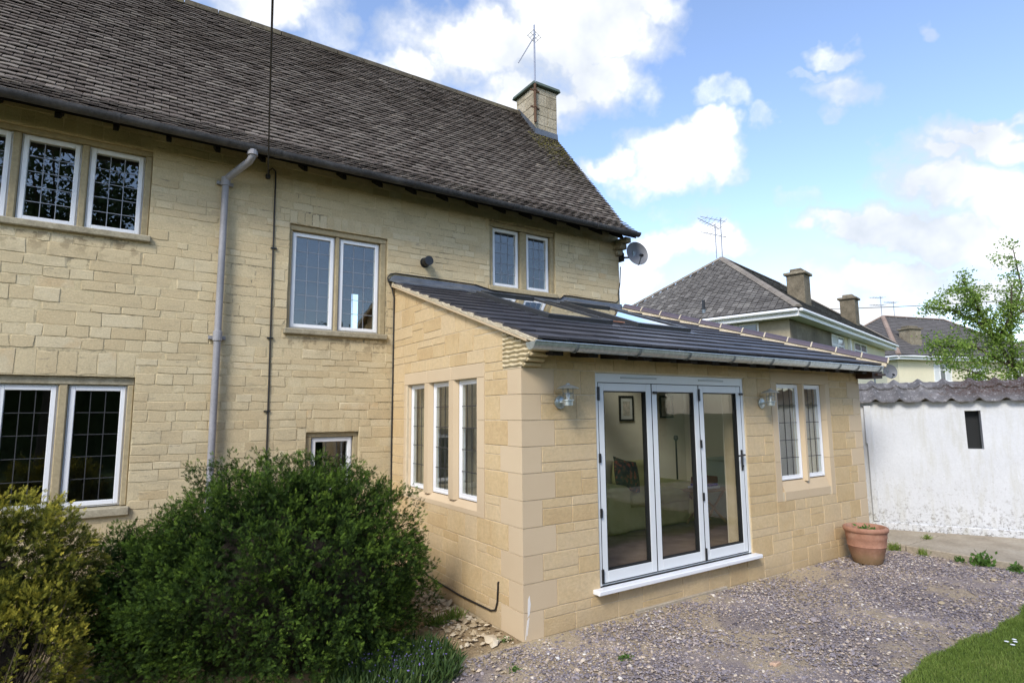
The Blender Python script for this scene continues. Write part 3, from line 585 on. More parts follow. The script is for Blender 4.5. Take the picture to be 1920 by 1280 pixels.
while z < 4.92:
    h = rnd.choice([.07, .075, .085, .09, .10, .105, .115, .14, .18]) if z > .1 else .19
    h = min(h, 4.97 - z)
    x = HL - rnd.random() * .3
    while x < HW - .02:
        wl = rnd.uniform(.14, .40) if rnd.random() < .75 else rnd.uniform(.09, .2)
        if h > .16: wl = rnd.uniform(.22, .42)
        x1 = min(x + wl, HW - .012)
        if HW - x1 < .14: x1 = HW - .012
        cuts = sorted({x, x1} | {r[i] for r in block_rects for i in (0, 1) if r[2] < z + h and r[3] > z and x < r[i] < x1})
        for xa, xb in zip(cuts, cuts[1:]):
            if xb - xa < .03: continue
            xm = (xa + xb) / 2; zs = [(z, z + h)]
            for r in block_rects:
                if r[0] < xm < r[1]:
                    nz_ = []
                    for p, q in zs:
                        if r[3] <= p or r[2] >= q: nz_.append((p, q)); continue
                        if r[2] - p > .02: nz_.append((p, r[2]))
                        if q - r[3] > .02: nz_.append((r[3], q))
                    zs = nz_
            for p, q in zs:
                if xb < HL: continue
                two = (h > .16 and rnd.random() < .35 and q - p > .15)
                parts_ = [(p, p + (q - p) * .5), (p + (q - p) * .5, q)] if two else [(p, q)]
                for pp, qq in parts_:
                    g_ = .003 + rnd.random() * .004
                    blocksW.append(mxf(xm, D + .03 + rnd.uniform(-.003, .004), (pp + qq) / 2 + rnd.uniform(-.003, .003), xb - xa - g_, .06, qq - pp - g_, 0, rnd.gauss(0, .003)))
        x = x1
    z += h
def hidW(p):
    return (p.x > -.02 and p.z < ez(D) + .05) or p.z < .75 and -3.2 < p.x < 0 or (-2.6 < p.x < -.6 and p.z < 1.0)
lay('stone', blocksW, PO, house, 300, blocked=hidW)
# gable quoins facing right are plain blocks
for k in range(9):
    zz0 = 3.0 + k * .21; dd = .36 if k % 2 else .22
    B(HW - .3, HW + .004, D + .006 + .0, D + dd, zz0, zz0 + .2).build('quoin', M['dressed'], house, bevel=.006)

for k_, (f_, z0_) in enumerate(((2.80, 4.48), (2.72, 4.57), (2.62, 4.66))):
    B(HW - .10, HW + .03 + .004 * k_, f_, D - .002, z0_, z0_ + .088).build('corbel', M['sillstone'], house, bevel=.012)
# ---- main roof
RP = [(2.5, 4.785), (2.85, 5.085), (3.46, 5.86), (5.13, 7.925)]
Rdeck = MB().extr([(2.5, 4.765), (2.85, 5.068), (3.46, 5.845), (5.13, 7.91), (7.75, 4.86), (7.75, 4.78), (5.13, 7.80), (3.5, 5.76), (2.9, 4.97), (2.5, 4.70)], 0, HL - .1, HW + .028)
roof = Rdeck.build('roof', M['timber_dark'], house)
def rprof(s):
    for (y0, z0), (y1, z1) in zip(RP, RP[1:]):
        L = math.hypot(y1 - y0, z1 - z0)
        if s <= L or (y1, z1) == RP[-1]: return y0 + (y1 - y0) * s / L, z0 + (z1 - z0) * s / L, math.atan2(z1 - z0, y1 - y0)
        s -= L
STOT = sum(math.hypot(b[0] - a[0], b[1] - a[1]) for a, b in zip(RP, RP[1:]))
def tile_protos(name, m_, n, camber=.0, jit=.0):
    res = []
    for k in range(n):
        r = random.Random(k + 77); J = lambda: (r.random() - .5) * jit
        top = [(-.5, -.5 + J(), .5), (0, -.5 + J(), .5 + camber), (.5, -.5 + J(), .5), (.5, .5, .5), (0, .5, .5 + camber), (-.5, .5, .5)]
        bot = [(v[0], v[1], v[2] - 1) for v in top]; vs = top + bot
        fs = [(0, 1, 4, 5), (1, 2, 3, 4), (11, 10, 7, 6), (10, 9, 8, 7), (0, 6, 7, 1), (1, 7, 8, 2), (2, 8, 9, 3), (3, 9, 10, 4), (4, 10, 11, 5), (5, 11, 6, 0)]
        me = bpy.data.meshes.new(name); me.from_pydata(vs, [], fs); me.materials.append(m_); res.append((me, np.array(vs), fs))
    return res
TP = tile_protos('roof_tile', M['old_tile'], 8, .35, .09)
tiles = []; gauge = .079; rows = int(STOT / gauge); tw = .150
for i in range(rows):
    y, zt, an = rprof(i * gauge + .075)
    x = HL - .1 - (tw / 2 if i % 2 else 0)
    while x < HW + .03:
        xa = max(x, HL - .1); xb = min(x + tw, HW + .035)
        if xb - xa > .04:
            lift = .016 + rnd.uniform(-.002, .004)
            mxx = Matrix.Translation((((xa + xb) / 2), y - math.sin(an) * lift + rnd.uniform(-.004, .004), zt + math.cos(an) * lift)) @ Matrix.Rotation(rnd.gauss(0, .006), 4, 'Z') @ Matrix.Rotation(an - .245 + rnd.gauss(0, .016), 4, 'X') @ Matrix.Diagonal((xb - xa - rnd.uniform(.003, .009), .15, .0105, 1))
            tiles.append(mxx)
        x += tw
lay('tile', tiles, TP, roof, 300)
# ridge
x = HL
while x < 3.45:
    MB().extr([(5.13 - .13, 7.83), (5.13 - .085, 7.935), (5.13, 7.985 + rnd.uniform(-.006, .006)), (5.13 + .085, 7.935), (5.13 + .13, 7.83)], 0, x, x + .435).build('ridge_tile', M['ridge_tile'], roof, bevel=.006); x += .45
# rafter tails, gutter, brackets
for k in range(21):
    xx = -5.4 + k * .46
    MB().extr([(2.60, 4.73), (2.60, 4.68), (D + .0, 4.84), (D + .0, 4.97)], 0, xx, xx + .045).build('rafter_end', M['timber_dark'], roof)
def gutter(mb, x0, x1, y, z, r, t=.004, n=10):
    prof = [(y + r * math.cos(a), z - r * math.sin(a)) for a in [math.pi * k / n for k in range(n + 1)]]
    prof += [(y + (r - t) * math.cos(a), z - (r - t) * math.sin(a)) for a in [math.pi * (n - k) / n for k in range(n + 1)]]
    return mb.extr(prof, 0, x0, x1)
gut = gutter(MB(), HL, HW + .02, 2.435, 4.765, .062, .006).build('gutter', M['gutter_old'], house, smooth=True)
for xx in (-4.6, -3.1, -1.62, .05, 1.55, 3.1):
    gutter(MB(), xx, xx + .06, 2.435, 4.768, .070, .007).build('gutter_bracket', M['gutter_old'], gut, smooth=True)
# downpipe
PX, PY = -2.045, D - .075
dp = MB().tube([(PX, PY, 4.44), (PX, PY, 2.72)], .036, 12).tube([(PX, PY, 2.70), (PX, PY, .1)], .036, 12)
dpo = dp.build('downpipe', M['pipe'], house, smooth=True)
MB().tube([(-1.84, 2.44, 4.72), (-1.84, 2.44, 4.66), (-1.86, 2.48, 4.61), (-2.02, PY - .03, 4.50), (PX, PY, 4.46), (PX, PY, 4.40)], .038, 12).build('swan_neck', M['pipe'], dpo, smooth=True)
for zc, h in ((4.40, .10), (2.66, .11)): MB().tube([(PX, PY, zc), (PX, PY, zc + h)], .047, 12).box(PX - .085, PX + .085, PY + .03, D - .002, zc + .02, zc + .06).build('pipe_collar', M['pipe'], dpo, bevel=.004)
MB().tube([(-1.84, 2.44, 4.665), (-1.84, 2.44, 4.72)], .055, 12).build('pipe_collar', M['pipe'], dpo)
# chimney
CX0, CX1, CY0, CY1 = 3.515, 4.03, 4.56, 5.18
ch = B(CX0, CX1, CY0, CY1, 7.0, 8.23).build('chimney', M['pale_chim'], roof, bevel=.015)
r8 = random.Random(8); zc = 7.25
while zc < 8.2:
    h = r8.choice([.2, .24, .28]); h = min(h, 8.225 - zc)
    if h < .04: break
    cutx = r8.uniform(.35, .65); xm = CX0 + (CX1 - CX0) * cutx; ym = CY0 + (CY1 - CY0) * r8.uniform(.35, .65)
    # each block wraps the stack as front and side pieces
    for a, b in ((CX0 - .012, xm - .004), (xm + .004, CX1 + .012)): B(a, b, CY0 - .014, CY0 + .03, zc + .002, zc + h - .002).build('chimney_stone', M['pale_chim'], ch, bevel=.006)
    for a, b in ((CY0 + .032, ym - .004), (ym + .004, CY1)): B(CX0 - .014, CX0 + .03, a, b, zc + .002, zc + h - .002).build('chimney_stone', M['pale_chim'], ch, bevel=.006)
    zc += h
MB().hexa([(CX0 - .08, CY0 - .08, 8.235), (CX1 + .08, CY0 - .08, 8.235), (CX1 + .08, CY1 + .08, 8.235), (CX0 - .08, CY1 + .08, 8.235), (CX0 - .06, CY0 - .06, 8.31), (CX1 + .06, CY0 - .06, 8.31), (CX1 + .06, CY1 + .06, 8.31), (CX0 - .06, CY1 + .06, 8.31)]).build('chimney_cap', M['chimcap'], ch, bevel=.01)
MB().lathe(((CX0 + CX1) / 2 - .03, 4.95, 8.31), [(.09, 0), (.085, .10), (.10, .12), (.07, .14), (.0, .145)], 14).build('chimney_pot', M['zincd'], ch, smooth=True)
# lead soakers round the stack
def rz(y): return 5.86 + 1.2365 * (y - 3.46)
MB().add([(CX0 - .02, CY0 - .035, rz(CY0) - .05), (CX1 + .02, CY0 - .035, rz(CY0) - .05), (CX1 + .02, CY0 - .02, rz(CY0) + .14), (CX0 - .02, CY0 - .02, rz(CY0) + .14)], [(0, 1, 2, 3)]).add([(CX0 - .02, CY0 - .30, rz(CY0 - .3) + .035), (CX1 + .02, CY0 - .30, rz(CY0 - .3) + .035), (CX1 + .02, CY0 - .035, rz(CY0 - .03) + .02), (CX0 - .02, CY0 - .035, rz(CY0 - .03) + .02)], [(0, 1, 2, 3)]).build('lead_flashing', M['lead'], ch)
MB().add([(CX0 - .024, CY0 - .03, rz(CY0) - .0), (CX0 - .024, 5.1, rz(5.1) - .0), (CX0 - .024, 5.1, rz(5.1) + .12), (CX0 - .024, CY0 - .03, rz(CY0) + .16)], [(0, 1, 2, 3)]).build('lead_flashing', M['lead'], ch)
# moss clumps under the stack
n = 900; P = np.stack([rng.uniform(3.3, 4.02, n), rng.uniform(3.6, 4.55, n), np.zeros(n)], 1); P = P[rng.random(n) < np.clip((P[:, 1] - 3.5) / 1.0, 0, 1) ** 2]; P[:, 2] = [rz(y) + .045 for y in P[:, 1]]
M['moss'] = mat('moss', [(0, (.035, .03, .012)), (1, (.16, .14, .03))], 12, .95)
X, Y, Z = frames(np.tile([0, -.78, .62], (len(P), 1)) + rng.normal(0, .2, P.shape))
scatter('moss', ico_v, ico_f, P, X, Y, Z, rng.uniform(.01, .03, len(P)), M['moss'], roof, kind='stuff')

# aerial, dish, cables, vent
ae = empty('television_aerial', (CX0 - .03, CY0 - .05, 7.5), 'television aerial on a tall pole strapped to the gable chimney', 'aerial')
ax_, ay_ = CX0 - .035, CY0 - .055
MB().tube([(ax_, ay_, 7.48), (ax_, ay_, 9.48)], .017, 8).build('pole', M['aerial'], ae, smooth=True)
MB().tube([(ax_, ay_, 7.45), (ax_, ay_, 8.25)], .028, 8).build('lower_pole', M['rust'], ae, smooth=True)
for zc in (7.75, 8.10): MB().box(ax_ - .09, ax_ + .12, ay_ + .02, ay_ + .035, zc, zc + .03).box(ax_ - .03, ax_ + .03, ay_ - .03, ay_ + .02, zc, zc + .03).build('strap', M['rust'], ae)
b0 = Vector((ax_ + .02, ay_, 9.27)); b1 = Vector((3.09, 4.50, 8.54))
MB().tube([b0 + (b0 - b1) * .04, b1], .009, 6).build('boom', M['aerial'], ae)
dirb = (b1 - b0); side = dirb.cross(Vector((0, 0, 1))).normalized()
for k in range(14):
    c = b0 + dirb * (.16 + k * .06); l = .045
    MB().tube([c - side * l, c + side * l], .004, 4).build('element', M['aerial'], ae)
upb = side.cross(dirb).normalized()
mb = MB()
for s in (-.10, -.04, .04, .10):
    c = b0 + dirb * .05 + upb * s; mb.tube([c - side * .11, c + side * .11], .005, 4)
for s in (-.1, 0, .1): mb.tube([b0 + dirb * .05 + side * s - upb * .11, b0 + dirb * .05 + side * s + upb * .11], .005, 4)
mb.build('reflector', M['aerial'], ae)

def dish(name, c, rad, face, wallp, label, lnb_side):
    face = Vector(face).normalized(); u = face.cross(Vector((0, 0, 1))).normalized(); v = u.cross(face)
    e = empty(name, wallp, label, 'satellite dish'); mb = MB(); n = 28; b = []
    for off in (0, -.008):
        for j in range(6):
            r_ = rad * j / 5
            for k in range(n):
                q = 2 * math.pi * k / n; mb.v.append(tuple(c + u * math.cos(q) * r_ * .93 + v * math.sin(q) * r_ + face * (r_ * r_ * .55 / rad * .6 + off - .03)))
    for o_ in (0, 6 * n):
        for j in range(5):
            for k in range(n): mb.f.append((o_ + j * n + k, o_ + j * n + (k + 1) % n, o_ + (j + 1) * n + (k + 1) % n, o_ + (j + 1) * n + k)); mb.mi.append(0)
    for k in range(n): mb.f.append((5 * n + k, 5 * n + (k + 1) % n, 11 * n + (k + 1) % n, 11 * n + k)); mb.mi.append(0)
    mb.build('reflector', M['dish'], e, smooth=True)
    lp = c + face * rad * 1.25 + v * (-rad * .75) + u * lnb_side * rad * .35
    MB().tube([c - v * rad * .95, c - v * rad * .95 + face * .04, lp], .009, 6).build('feed_arm', M['zincd'], e)
    MB().tube([lp - (c - lp).normalized() * .03, lp + (c - lp).normalized() * .05], .026, 10).build('receiver_head', M['black'], e)
    MB().tube([c - face * .035, c - face * .10, Vector(wallp)], .016, 8).box(c.x - .05, c.x + .05, c.y + .03, c.y + .07, c.z - .05, c.z + .05).build('mount', M['zincd'], e)
    return e
d1 = dish('satellite_dish', Vector((4.13, 2.60, 4.47)), .21, (-.30, -1, .22), (4.02, 2.86, 4.45), 'grey satellite dish on the upper right corner of the stone house', .9)
d1b = MB().box(4.012, 4.03, 2.78, 2.9, 4.38, 4.52).tube([(4.02, 2.84, 4.45), (4.15, 2.74, 4.45)], .018, 8).build('wall_bracket', M['black'], d1)
d2 = dish('satellite_dish', Vector((15.37, 3.80, 2.95)), .21, (-.6, -.85, .2), (14.95, 4.02, 2.93), 'small grey satellite dish on an arm just right of the extension gutter end', .9)

MB().tube([(14.95, 4.02, 0), (14.95, 4.02, 3.0)], .025, 8).build('mast', M['zincd'], d2)
def cable(name, pts, r, label, cat='cable', m_=None):
    return MB().tube(pts, r, 6).build(name, m_ or M['cable'], smooth=True, label=label, cat=cat)
Lp = [Vector((-1.6, D - .03, 4.63)), Vector((-2.21, -.16, 4.66)), Vector((-3.2, -6, 5.25)), Vector((-4.3, -13, 6.6))]
pts = []
for i in range(41):
    t = i / 40; y = D - .03 - t * 16; s = (D - .03 - y)
    x = -1.6 - .183 * s; zc = 4.63 - .105 * s + .0157 * s * s
    pts.append((x, y, zc))
ohc = cable('overhead_cable', pts, .0075, 'thin overhead service cable dropping from the sky to the house wall below the gutter')
wc = empty('wall_cable', (-1.5, D, 0), 'black cable running down the old stone wall right of the downpipe', 'cable')
MB().tube([(-1.6, D - .03, 4.63), (-1.59, D - .04, 4.70), (-1.555, D - .035, 4.735), (-1.52, D - .03, 4.71), (-1.512, D - .016, 4.62), (-1.505, D - .012, 3.6), (-1.492, D - .012, 2.4), (-1.482, D - .012, 1.2), (-1.48, D - .012, .02)], .009, 6).build('cable_run', M['cable'], wc, smooth=True)
MB().lathe((-1.6, D - .03, 4.60), [(.0, 0), (.026, .005), (.028, .045), (.012, .06), (0, .06)], 10).build('insulator', M['black'], wc)
for zc in (3.78, 2.73, 1.9): B(-1.52 - .012, -1.48 + .014, D - .024, D + .02, zc, zc + .014).build('clip', M['black'], wc)
vt = empty('flue_vent', (.4, D - .1, 3.87), 'round black flue vent in the stone wall above the extension roof', 'vent')
def ycyl(mb, c, r0, r1, y0, y1, n=18):
    b = len(mb.v)
    for yy, rr in ((y0, r0), (y1, r1)):
        for k in range(n): q = 2 * math.pi * k / n; mb.v.append((c[0] + rr * math.cos(q), yy, c[1] + rr * math.sin(q)))
    for k in range(n): mb.f.append((b + k, b + (k + 1) % n, b + n + (k + 1) % n, b + n + k)); mb.mi.append(0)
    mb.f.append(tuple(b + k for k in range(n))[::-1]); mb.f.append(tuple(b + n + k for k in range(n))); mb.mi += [0, 0]; return mb
ycyl(MB(), (.42, 3.88), .068, .068, D - .02, D + .02).build('flange', M['black'], vt, smooth=True)
ycyl(MB(), (.42, 3.88), .058, .058, D - .10, D - .02).build('pipe', M['black'], vt, smooth=True)
ycyl(ycyl(MB(), (.42, 3.88), .062, .062, D - .145, D - .125), (.42, 3.88), .02, .02, D - .125, D - .10).build('terminal_cap', M['black'], vt, smooth=True)

# ================================================================== EXTENSION
ext = empty('house_extension', (W / 2, 0, 0), 'new single storey extension in honey coloured blocks with lean-to tiled roof', 'extension')
HF = [(.849, 3.103, .29, 2.236), (3.74, 4.835, .90, 2.20)]
HSd = [(.76, 2.44, .93, 2.205)]
ztop = lambda y: ez(y) - .035
wall('wall', 1, .006, .29, .0062, W - .006, -.12, 2.47, HF, M['new_mortar'], ext)
wall('wall', 0, .006, .29, .30, D - .004, -.12, 3.6, HSd, M['new_mortar'], ext, top=ztop)
# lower corner piece of side wall
B(.006, .29, .0065, .2995, -.12, 2.47).build('wall', M['new_mortar'], ext)
wall('wall', 0, W - .29, .284, .30, 6.2, -.12, 2.45, [], M['new_mortar'], ext)
wall('inner_wall', 1, .300, .012, .31, W - .31, .2, 2.42, HF, M['plaster'], ext)
wall('inner_wall', 0, .300, .012, .315, D - .05, .2, 3.55, HSd, M['plaster'], ext, top=lambda y: ez(y) - .12)
B(W - .313, W - .301, .315, D - .05, .2, 2.42).build('inner_wall', M['plaster'], ext)
B(.30, W - .30, D - .045, D - .03, .2, 3.5).build('inner_wall', M['plaster'], ext)
B(.20, W - .28, .1, D - .02, .12, .278).build('floor', M['carpet'], ext)
B(.03, W - .03, .03, D, -.1, -.04).build('footing', M['concrete'], ext)
B(1.25, 2.6, -.03, .004, -.08, .028).build('footing', M['concrete'], ext, bevel=.006)

# masonry: courses of 225 mm
PB = rough_meshes('stone', M['new_stone'], 6, .006, .018)
blk = []
def course_fill(a0, a1, z0, h, put, r, first=None):
    a = a0
    while a < a1 - .02:
        w = r.uniform(.30, .56); full = r.random() < .42
        if full: w = r.uniform(.22, .42)
        if a1 - (a + w) < .16: w = a1 - a
        b = a + w
        if full or h < .15: put(a, b, z0, z0 + h)
        else:
            lo = h * (.64 if r.random() < .75 else .36)
            for (p, q) in ((z0, z0 + lo), (z0 + lo, z0 + h)):
                if q - p < .1 and w > .36 and r.random() < .6:
                    c = a + w * r.uniform(.35, .65); put(a, c, p, q); put(c, b, p, q)
                else: put(a, b, p, q)
        a = b
rq = random.Random(21)
def putF(a, b, p, q):
    blk.append(mxf((a + b) / 2, .024 + rq.uniform(-.001, .0015), (p + q) / 2, b - a - .008, .048, q - p - .008))
def putS(a, b, p, q):
    # clip against the sloping roof line
    if ztop(a) <= p + .01 and ztop(b) <= p + .01: return
    if ztop(min(a, b)) >= q: blk.append(mxf(.024 + rq.uniform(-.001, .0015), (a + b) / 2, (p + q) / 2, b - a - .008, .048, q - p - .008, -math.pi / 2)); return
    pa, pb = min(q, ztop(a)) - .004, min(q, ztop(b)) - .004; a2, b2 = a + .004, b - .004
    if pa < p + .012:
        a2 = max(a2, (p + .016 - EZ0 + .035) / ES); pa = min(q, ztop(a2)) - .004
    if b2 - a2 < .02: return
    p2 = p + .004
    MB().hexa([(.002, a2, p2), (.05, a2, p2), (.05, b2, p2), (.002, b2, p2), (.002, a2, pa), (.05, a2, pa), (.05, b2, pb), (.002, b2, pb)]).build('stone', M['new_stone'], ext)
H = .225
qw = {}
for i in range(11):
    z0 = i * H; h = H if i < 10 else .21
    wide = (i % 2 == 1)
    qf = .35 if wide else .205; qs = .22 if wide else .345
    if i < 10:
        # corner quoin, one block seen on both faces
        MB().add([(0, 0, z0 + .004), (qf, 0, z0 + .004), (qf, .05, z0 + .004), (.05, .05, z0 + .004), (.05, qs, z0 + .004), (0, qs, z0 + .004),
                  (0, 0, z0 + h - .004), (qf, 0, z0 + h - .004), (qf, .05, z0 + h - .004), (.05, .05, z0 + h - .004), (.05, qs, z0 + h - .004), (0, qs, z0 + h - .004)],
                 [(0, 1, 2, 3), (0, 3, 4, 5), (6, 9, 8, 7), (6, 11, 10, 9)] + [(k, (k + 1) % 6, 6 + (k + 1) % 6, 6 + k) for k in range(6)]).build('quoin', M['quoin'], ext)
        qr = .33 if wide else .20
        B(W - qr, W, .0, .05, z0 + .004, z0 + h - .004).build('quoin', M['quoin'], ext, bevel=.003)
        qr_ = W - qr - .004
    else: qf = .0; qr_ = W; qs = .29
    segs = [(qf + .004, qr_)]
    for p, q in segs:
        lo, hi = z0, z0 + h
        # trim where an opening covers part of the course
        subs = [(p, q, lo, hi)]
        for (a, b, c, d_) in [(.845, 3.107, .24, 2.236), (3.63, 4.945, .80, 2.34)]:
            ns = []
            for (p1, q1, l1, h1) in subs:
                if a < q1 - .01 and b > p1 + .01 and c < h1 and d_ > l1:
                    if a > p1 + .03: ns.append((p1, a, l1, h1))
                    if b < q1 - .03: ns.append((b, q1, l1, h1))
                    if c - l1 > .03: ns.append((max(a, p1), min(b, q1), l1, c))
                    if h1 - d_ > .03: ns.append((max(a, p1), min(b, q1), d_, h1))
                else: ns.append((p1, q1, l1, h1))
            subs = ns
        for (p1, q1, l1, h1) in subs: course_fill(p1, q1, l1, h1 - l1, putF, rq)
for i in range(16):
    z0 = i * H; h = H; wide = (i % 2 == 1); qs = .22 if wide else .345
    if i == 10: qs = .285
    if i > 10: qs = .28 if z0 < 2.6 else .01
    subs = [(qs + .004, D - .008, z0, z0 + h)]
    a, b, c, d_ = .62, 2.53, .895, 2.345; ns = []
    for (p1, q1, l1, h1) in subs:
        if c < h1 - .012 and d_ > l1 + .012:
            ns += [(p1, a, l1, h1), (b, q1, l1, h1)]
            if c - l1 > .02: ns.append((a, b, l1, c))
            if h1 - d_ > .02: ns.append((a, b, d_, h1))
        else: ns.append((p1, q1, l1, h1))
    for (p1, q1, l1, h1) in ns:
        if p1 >= q1 - .02: continue
        course_fill(p1, q1, l1, h1 - l1, putS, rq)
lay('stone', blk, PB, ext, 300)
MB().box(0.001, .05, .0, .283, 2.254, 2.262).build('mortar_joint', M['new_mortar'], ext)
# kneeler: ribbed corbel stone
kn = None
for k in range(8):
    z0 = 2.262 + k * .040; f = max(-.02 - .27 * (min(k + .6, 5) / 5) ** 1.1, (z0 + .04 + .032 - EZ0) / ES)
    prof = [(.286, z0 + .001), (f + .014, z0 + .001), (f, z0 + .014), (f + .003, z0 + .028), (f + .016, z0 + .0395), (.286, z0 + .0395)]
    mb = MB().extr(prof, 0, .006, .185)
    # rounded bead on the side face
    s0 = f + .012
    mb.extr([(-.006, z0 + .016), (-.008, z0 + .024), (.0055, z0 + .036), (.0055, z0 + .005), (-.002, z0 + .008)][::-1] if False else [(-.010, z0 + .012), (-.010, z0 + .026), (.0055, z0 + .037), (.0055, z0 + .003)], 1, s0, .286) if False else None
    o = mb.build('kneeler' if k == 0 else 'corbel_course', M['kneeler'], ext if k == 0 else kn, bevel=.004, seg=2, smooth=True)
    if k == 0: kn = o
    n = 26; vs = []; fs = []
    for i in range(n + 1):
        yy = s0 + (.286 - s0) * i / n; wv = .0035 * math.sin(yy * 47 + k) + .002 * math.sin(yy * 90)
        for px, pz in ((.0055, .001), (-.008, .010), (-.013, .020), (-.009, .031), (.0055, .0395)): vs.append((px, yy, z0 + pz + wv))
    for i in range(n):
        for j in range(4): fs.append((i * 5 + j, i * 5 + j + 1, i * 5 + j + 6, i * 5 + j + 5))
    fs += [(0, 1, 2, 3, 4), tuple(n * 5 + j for j in range(4, -1, -1))]
    MB().add(vs, fs).build('corbel_rib', M['kneeler'], kn, smooth=True)

# side windows (three lights) and front windows (two lights)
for a0, a1 in ((.815, 1.214), (1.395, 1.815), (1.993, 2.42)): window(ext, 0, .05, a0, a1, 1.015, 2.205 if a0 > .9 else 2.205, 3, 5, lead=M['leaddark'], opener=False, fw=.04)
def chamf_mullion(ax, pos, a0, a1, z0, z1, name='mullion'):
    # pos = wall face; narrow at the face, full width at the frame
    n = (a1 - a0) * .22
    pl = [(a0 + n, pos - .0), (a1 - n, pos - .0), (a1, pos + .045), (a1, pos + .14), (a0, pos + .14), (a0, pos + .045)]
    vs = [(q[1], q[0], z) if ax == 0 else (q[0], q[1], z) for z in (z0, z1) for q in pl]
    return MB().add(vs, [(0, 1, 2, 3, 4, 5), (11, 10, 9, 8, 7, 6)] + [(k, (k + 1) % 6, 6 + (k + 1) % 6, 6 + k) for k in range(6)]).build(name, M['quoin'], ext)
for a0, a1 in ((1.216, 1.393), (1.817, 1.991)): chamf_mullion(0, .0, a0, a1, .995, 2.205)
def jambS(a0, a1, inner_hi):
    pl = [(a0, 0), (a1, 0), (a1, .14), (a0, .14)]
    if inner_hi: pl = [(a0, -.001), (a1 - .05, -.001), (a1, .045), (a1, .14), (a0, .14)]
    else: pl = [(a0 + .05, -.001), (a1, -.001), (a1, .14), (a0, .14), (a0, .045)]
    return pl
def prism(ax, pl, z0, z1, name):
    n = len(pl); vs = [(q[1], q[0], z) if ax == 0 else (q[0], q[1], z) for z in (z0, z1) for q in pl]
    return MB().add(vs, [tuple(range(n)), tuple(range(2 * n - 1, n - 1, -1))] + [(k, (k + 1) % n, n + (k + 1) % n, n + k) for k in range(n)]).build(name, M['quoin'], ext)
for (z0, z1) in ((.902, 1.35), (1.354, 1.80), (1.804, 2.205)):
    prism(0, jambS(.625, .813, True), z0, z1, 'jamb'); prism(0, jambS(2.422, 2.526, False), z0, z1, 'jamb')
for y0, y1 in ((.625, 1.30), (1.304, 1.90), (1.904, 2.526)):
    MB().extr([(-.001, 2.208), (-.001, 2.34), (.14, 2.34), (.14, 2.208)], 1, y0, y1).build('lintel', M['quoin'], ext, bevel=.003)
def sillS(ax, a0, a1, z0):
    prof = [(-.002, z0), (-.002, z0 + .045), (.047, z0 + .107), (.14, z0 + .107), (.14, z0)]
    mb = MB()
    if ax == 0: mb.extr([(p[0], p[1]) for p in prof], 1, a0, a1)
    else: mb.extr([(p[0], p[1]) for p in prof], 0, a0, a1)
    return mb.build('sill', M['quoin'], ext)
for y0, y1 in ((.628, 1.303), (1.306, 1.903), (1.906, 2.524)): sillS(0, y0, y1, .899 - .0)
for a0, a1 in ((3.80, 4.285), (4.362, 4.79)): window(ext, 1, .05, a0, a1, 1.03, 2.192, 3, 5, lead=M['leaddark'], opener=False, fw=.04)
chamf_mullion(1, .0, 4.287, 4.36, 1.0, 2.205)
for (z0, z1) in ((.80, 1.26), (1.264, 1.74), (1.744, 2.205)):
    prism(1, jambS(3.634, 3.798, True), z0, z1, 'jamb'); prism(1, jambS(4.792, 4.941, False), z0, z1, 'jamb')
B(3.634, 4.941, -.001, .14, 2.208, 2.336).build('lintel', M['quoin'], ext, bevel=.003)
for x0, x1 in ((3.80, 4.32), (4.324, 4.79)):
    MB().extr([(-.002, .804), (-.002, .90), (.047, 1.018), (.14, 1.018), (.14, .804)], 0, x0, x1).build('sill', M['quoin'], ext)

# bifold doors
DY = .015
door = MB().box(.849, .885, DY, DY + .10, .296, 2.234).box(3.062, 3.103, DY, DY + .10, .296, 2.234).box(.885, 3.062, DY, DY + .10, 2.148, 2.234).box(.885, 3.062, DY + .01, DY + .10, .296, .312).build('bifold_door', M['alu'], ext, bevel=.003)
B(.757, 3.165, -.085, .115, .250, .290).build('door_sill', M['upvc'], ext, bevel=.006)
leaves = [(.890, 1.606), (1.614, 2.327), (2.335, 3.058)]
for i, (a0, a1) in enumerate(leaves):
    z0, z1 = .318, 2.142; st = .072; bt = .10; tp = .075
    mb = MB(); y0, y1 = DY + .004, DY + .07
    mb.box(a0, a0 + st, y0, y1, z0, z1).box(a1 - st, a1, y0, y1, z0, z1).box(a0 + st, a1 - st, y0, y1, z0, z0 + bt).box(a0 + st, a1 - st, y0, y1, z1 - tp, z1)
    mb.build('door_leaf', M['alu'], door, bevel=.003)
    A0, A1, Z0, Z1 = a0 + st, a1 - st, z0 + bt, z1 - tp
    B(A0 - .003, A1 + .003, DY + .030, DY + .034, Z0 - .003, Z1 + .003).build('pane', M['glass_door'], door)
    B(A0 - .003, A1 + .003, DY + .052, DY + .056, Z0 - .003, Z1 + .003).build('pane', M['glass_door'], door)
    s = .010; mb = MB(); yy0, yy1 = DY + .010, DY + .0635
    mb.box(A0 + .0005, A0 + s, yy0, yy1, Z0, Z1).box(A1 - s, A1 - .0005, yy0, yy1, Z0, Z1).box(A0 + s, A1 - s, yy0, yy1, Z0, Z0 + s).box(A0 + s, A1 - s, yy0, yy1, Z1 - s, Z1); mb.build('gasket', M['gasket'], door)
for a in (.8855, 1.606, 2.327, 3.0585): B(a + .0005, a + .0075 if a != 3.0585 else 3.0615, DY + .0025, DY + .06, .315, 2.145).build('seal', M['gasket'], door)
B(.886, 3.061, DY + .0022, DY + .06, 2.1425, 2.1475).build('seal', M['gasket'], door); B(.886, 3.061, DY + .0022, DY + .06, .3125, .3175).build('seal', M['gasket'], door)
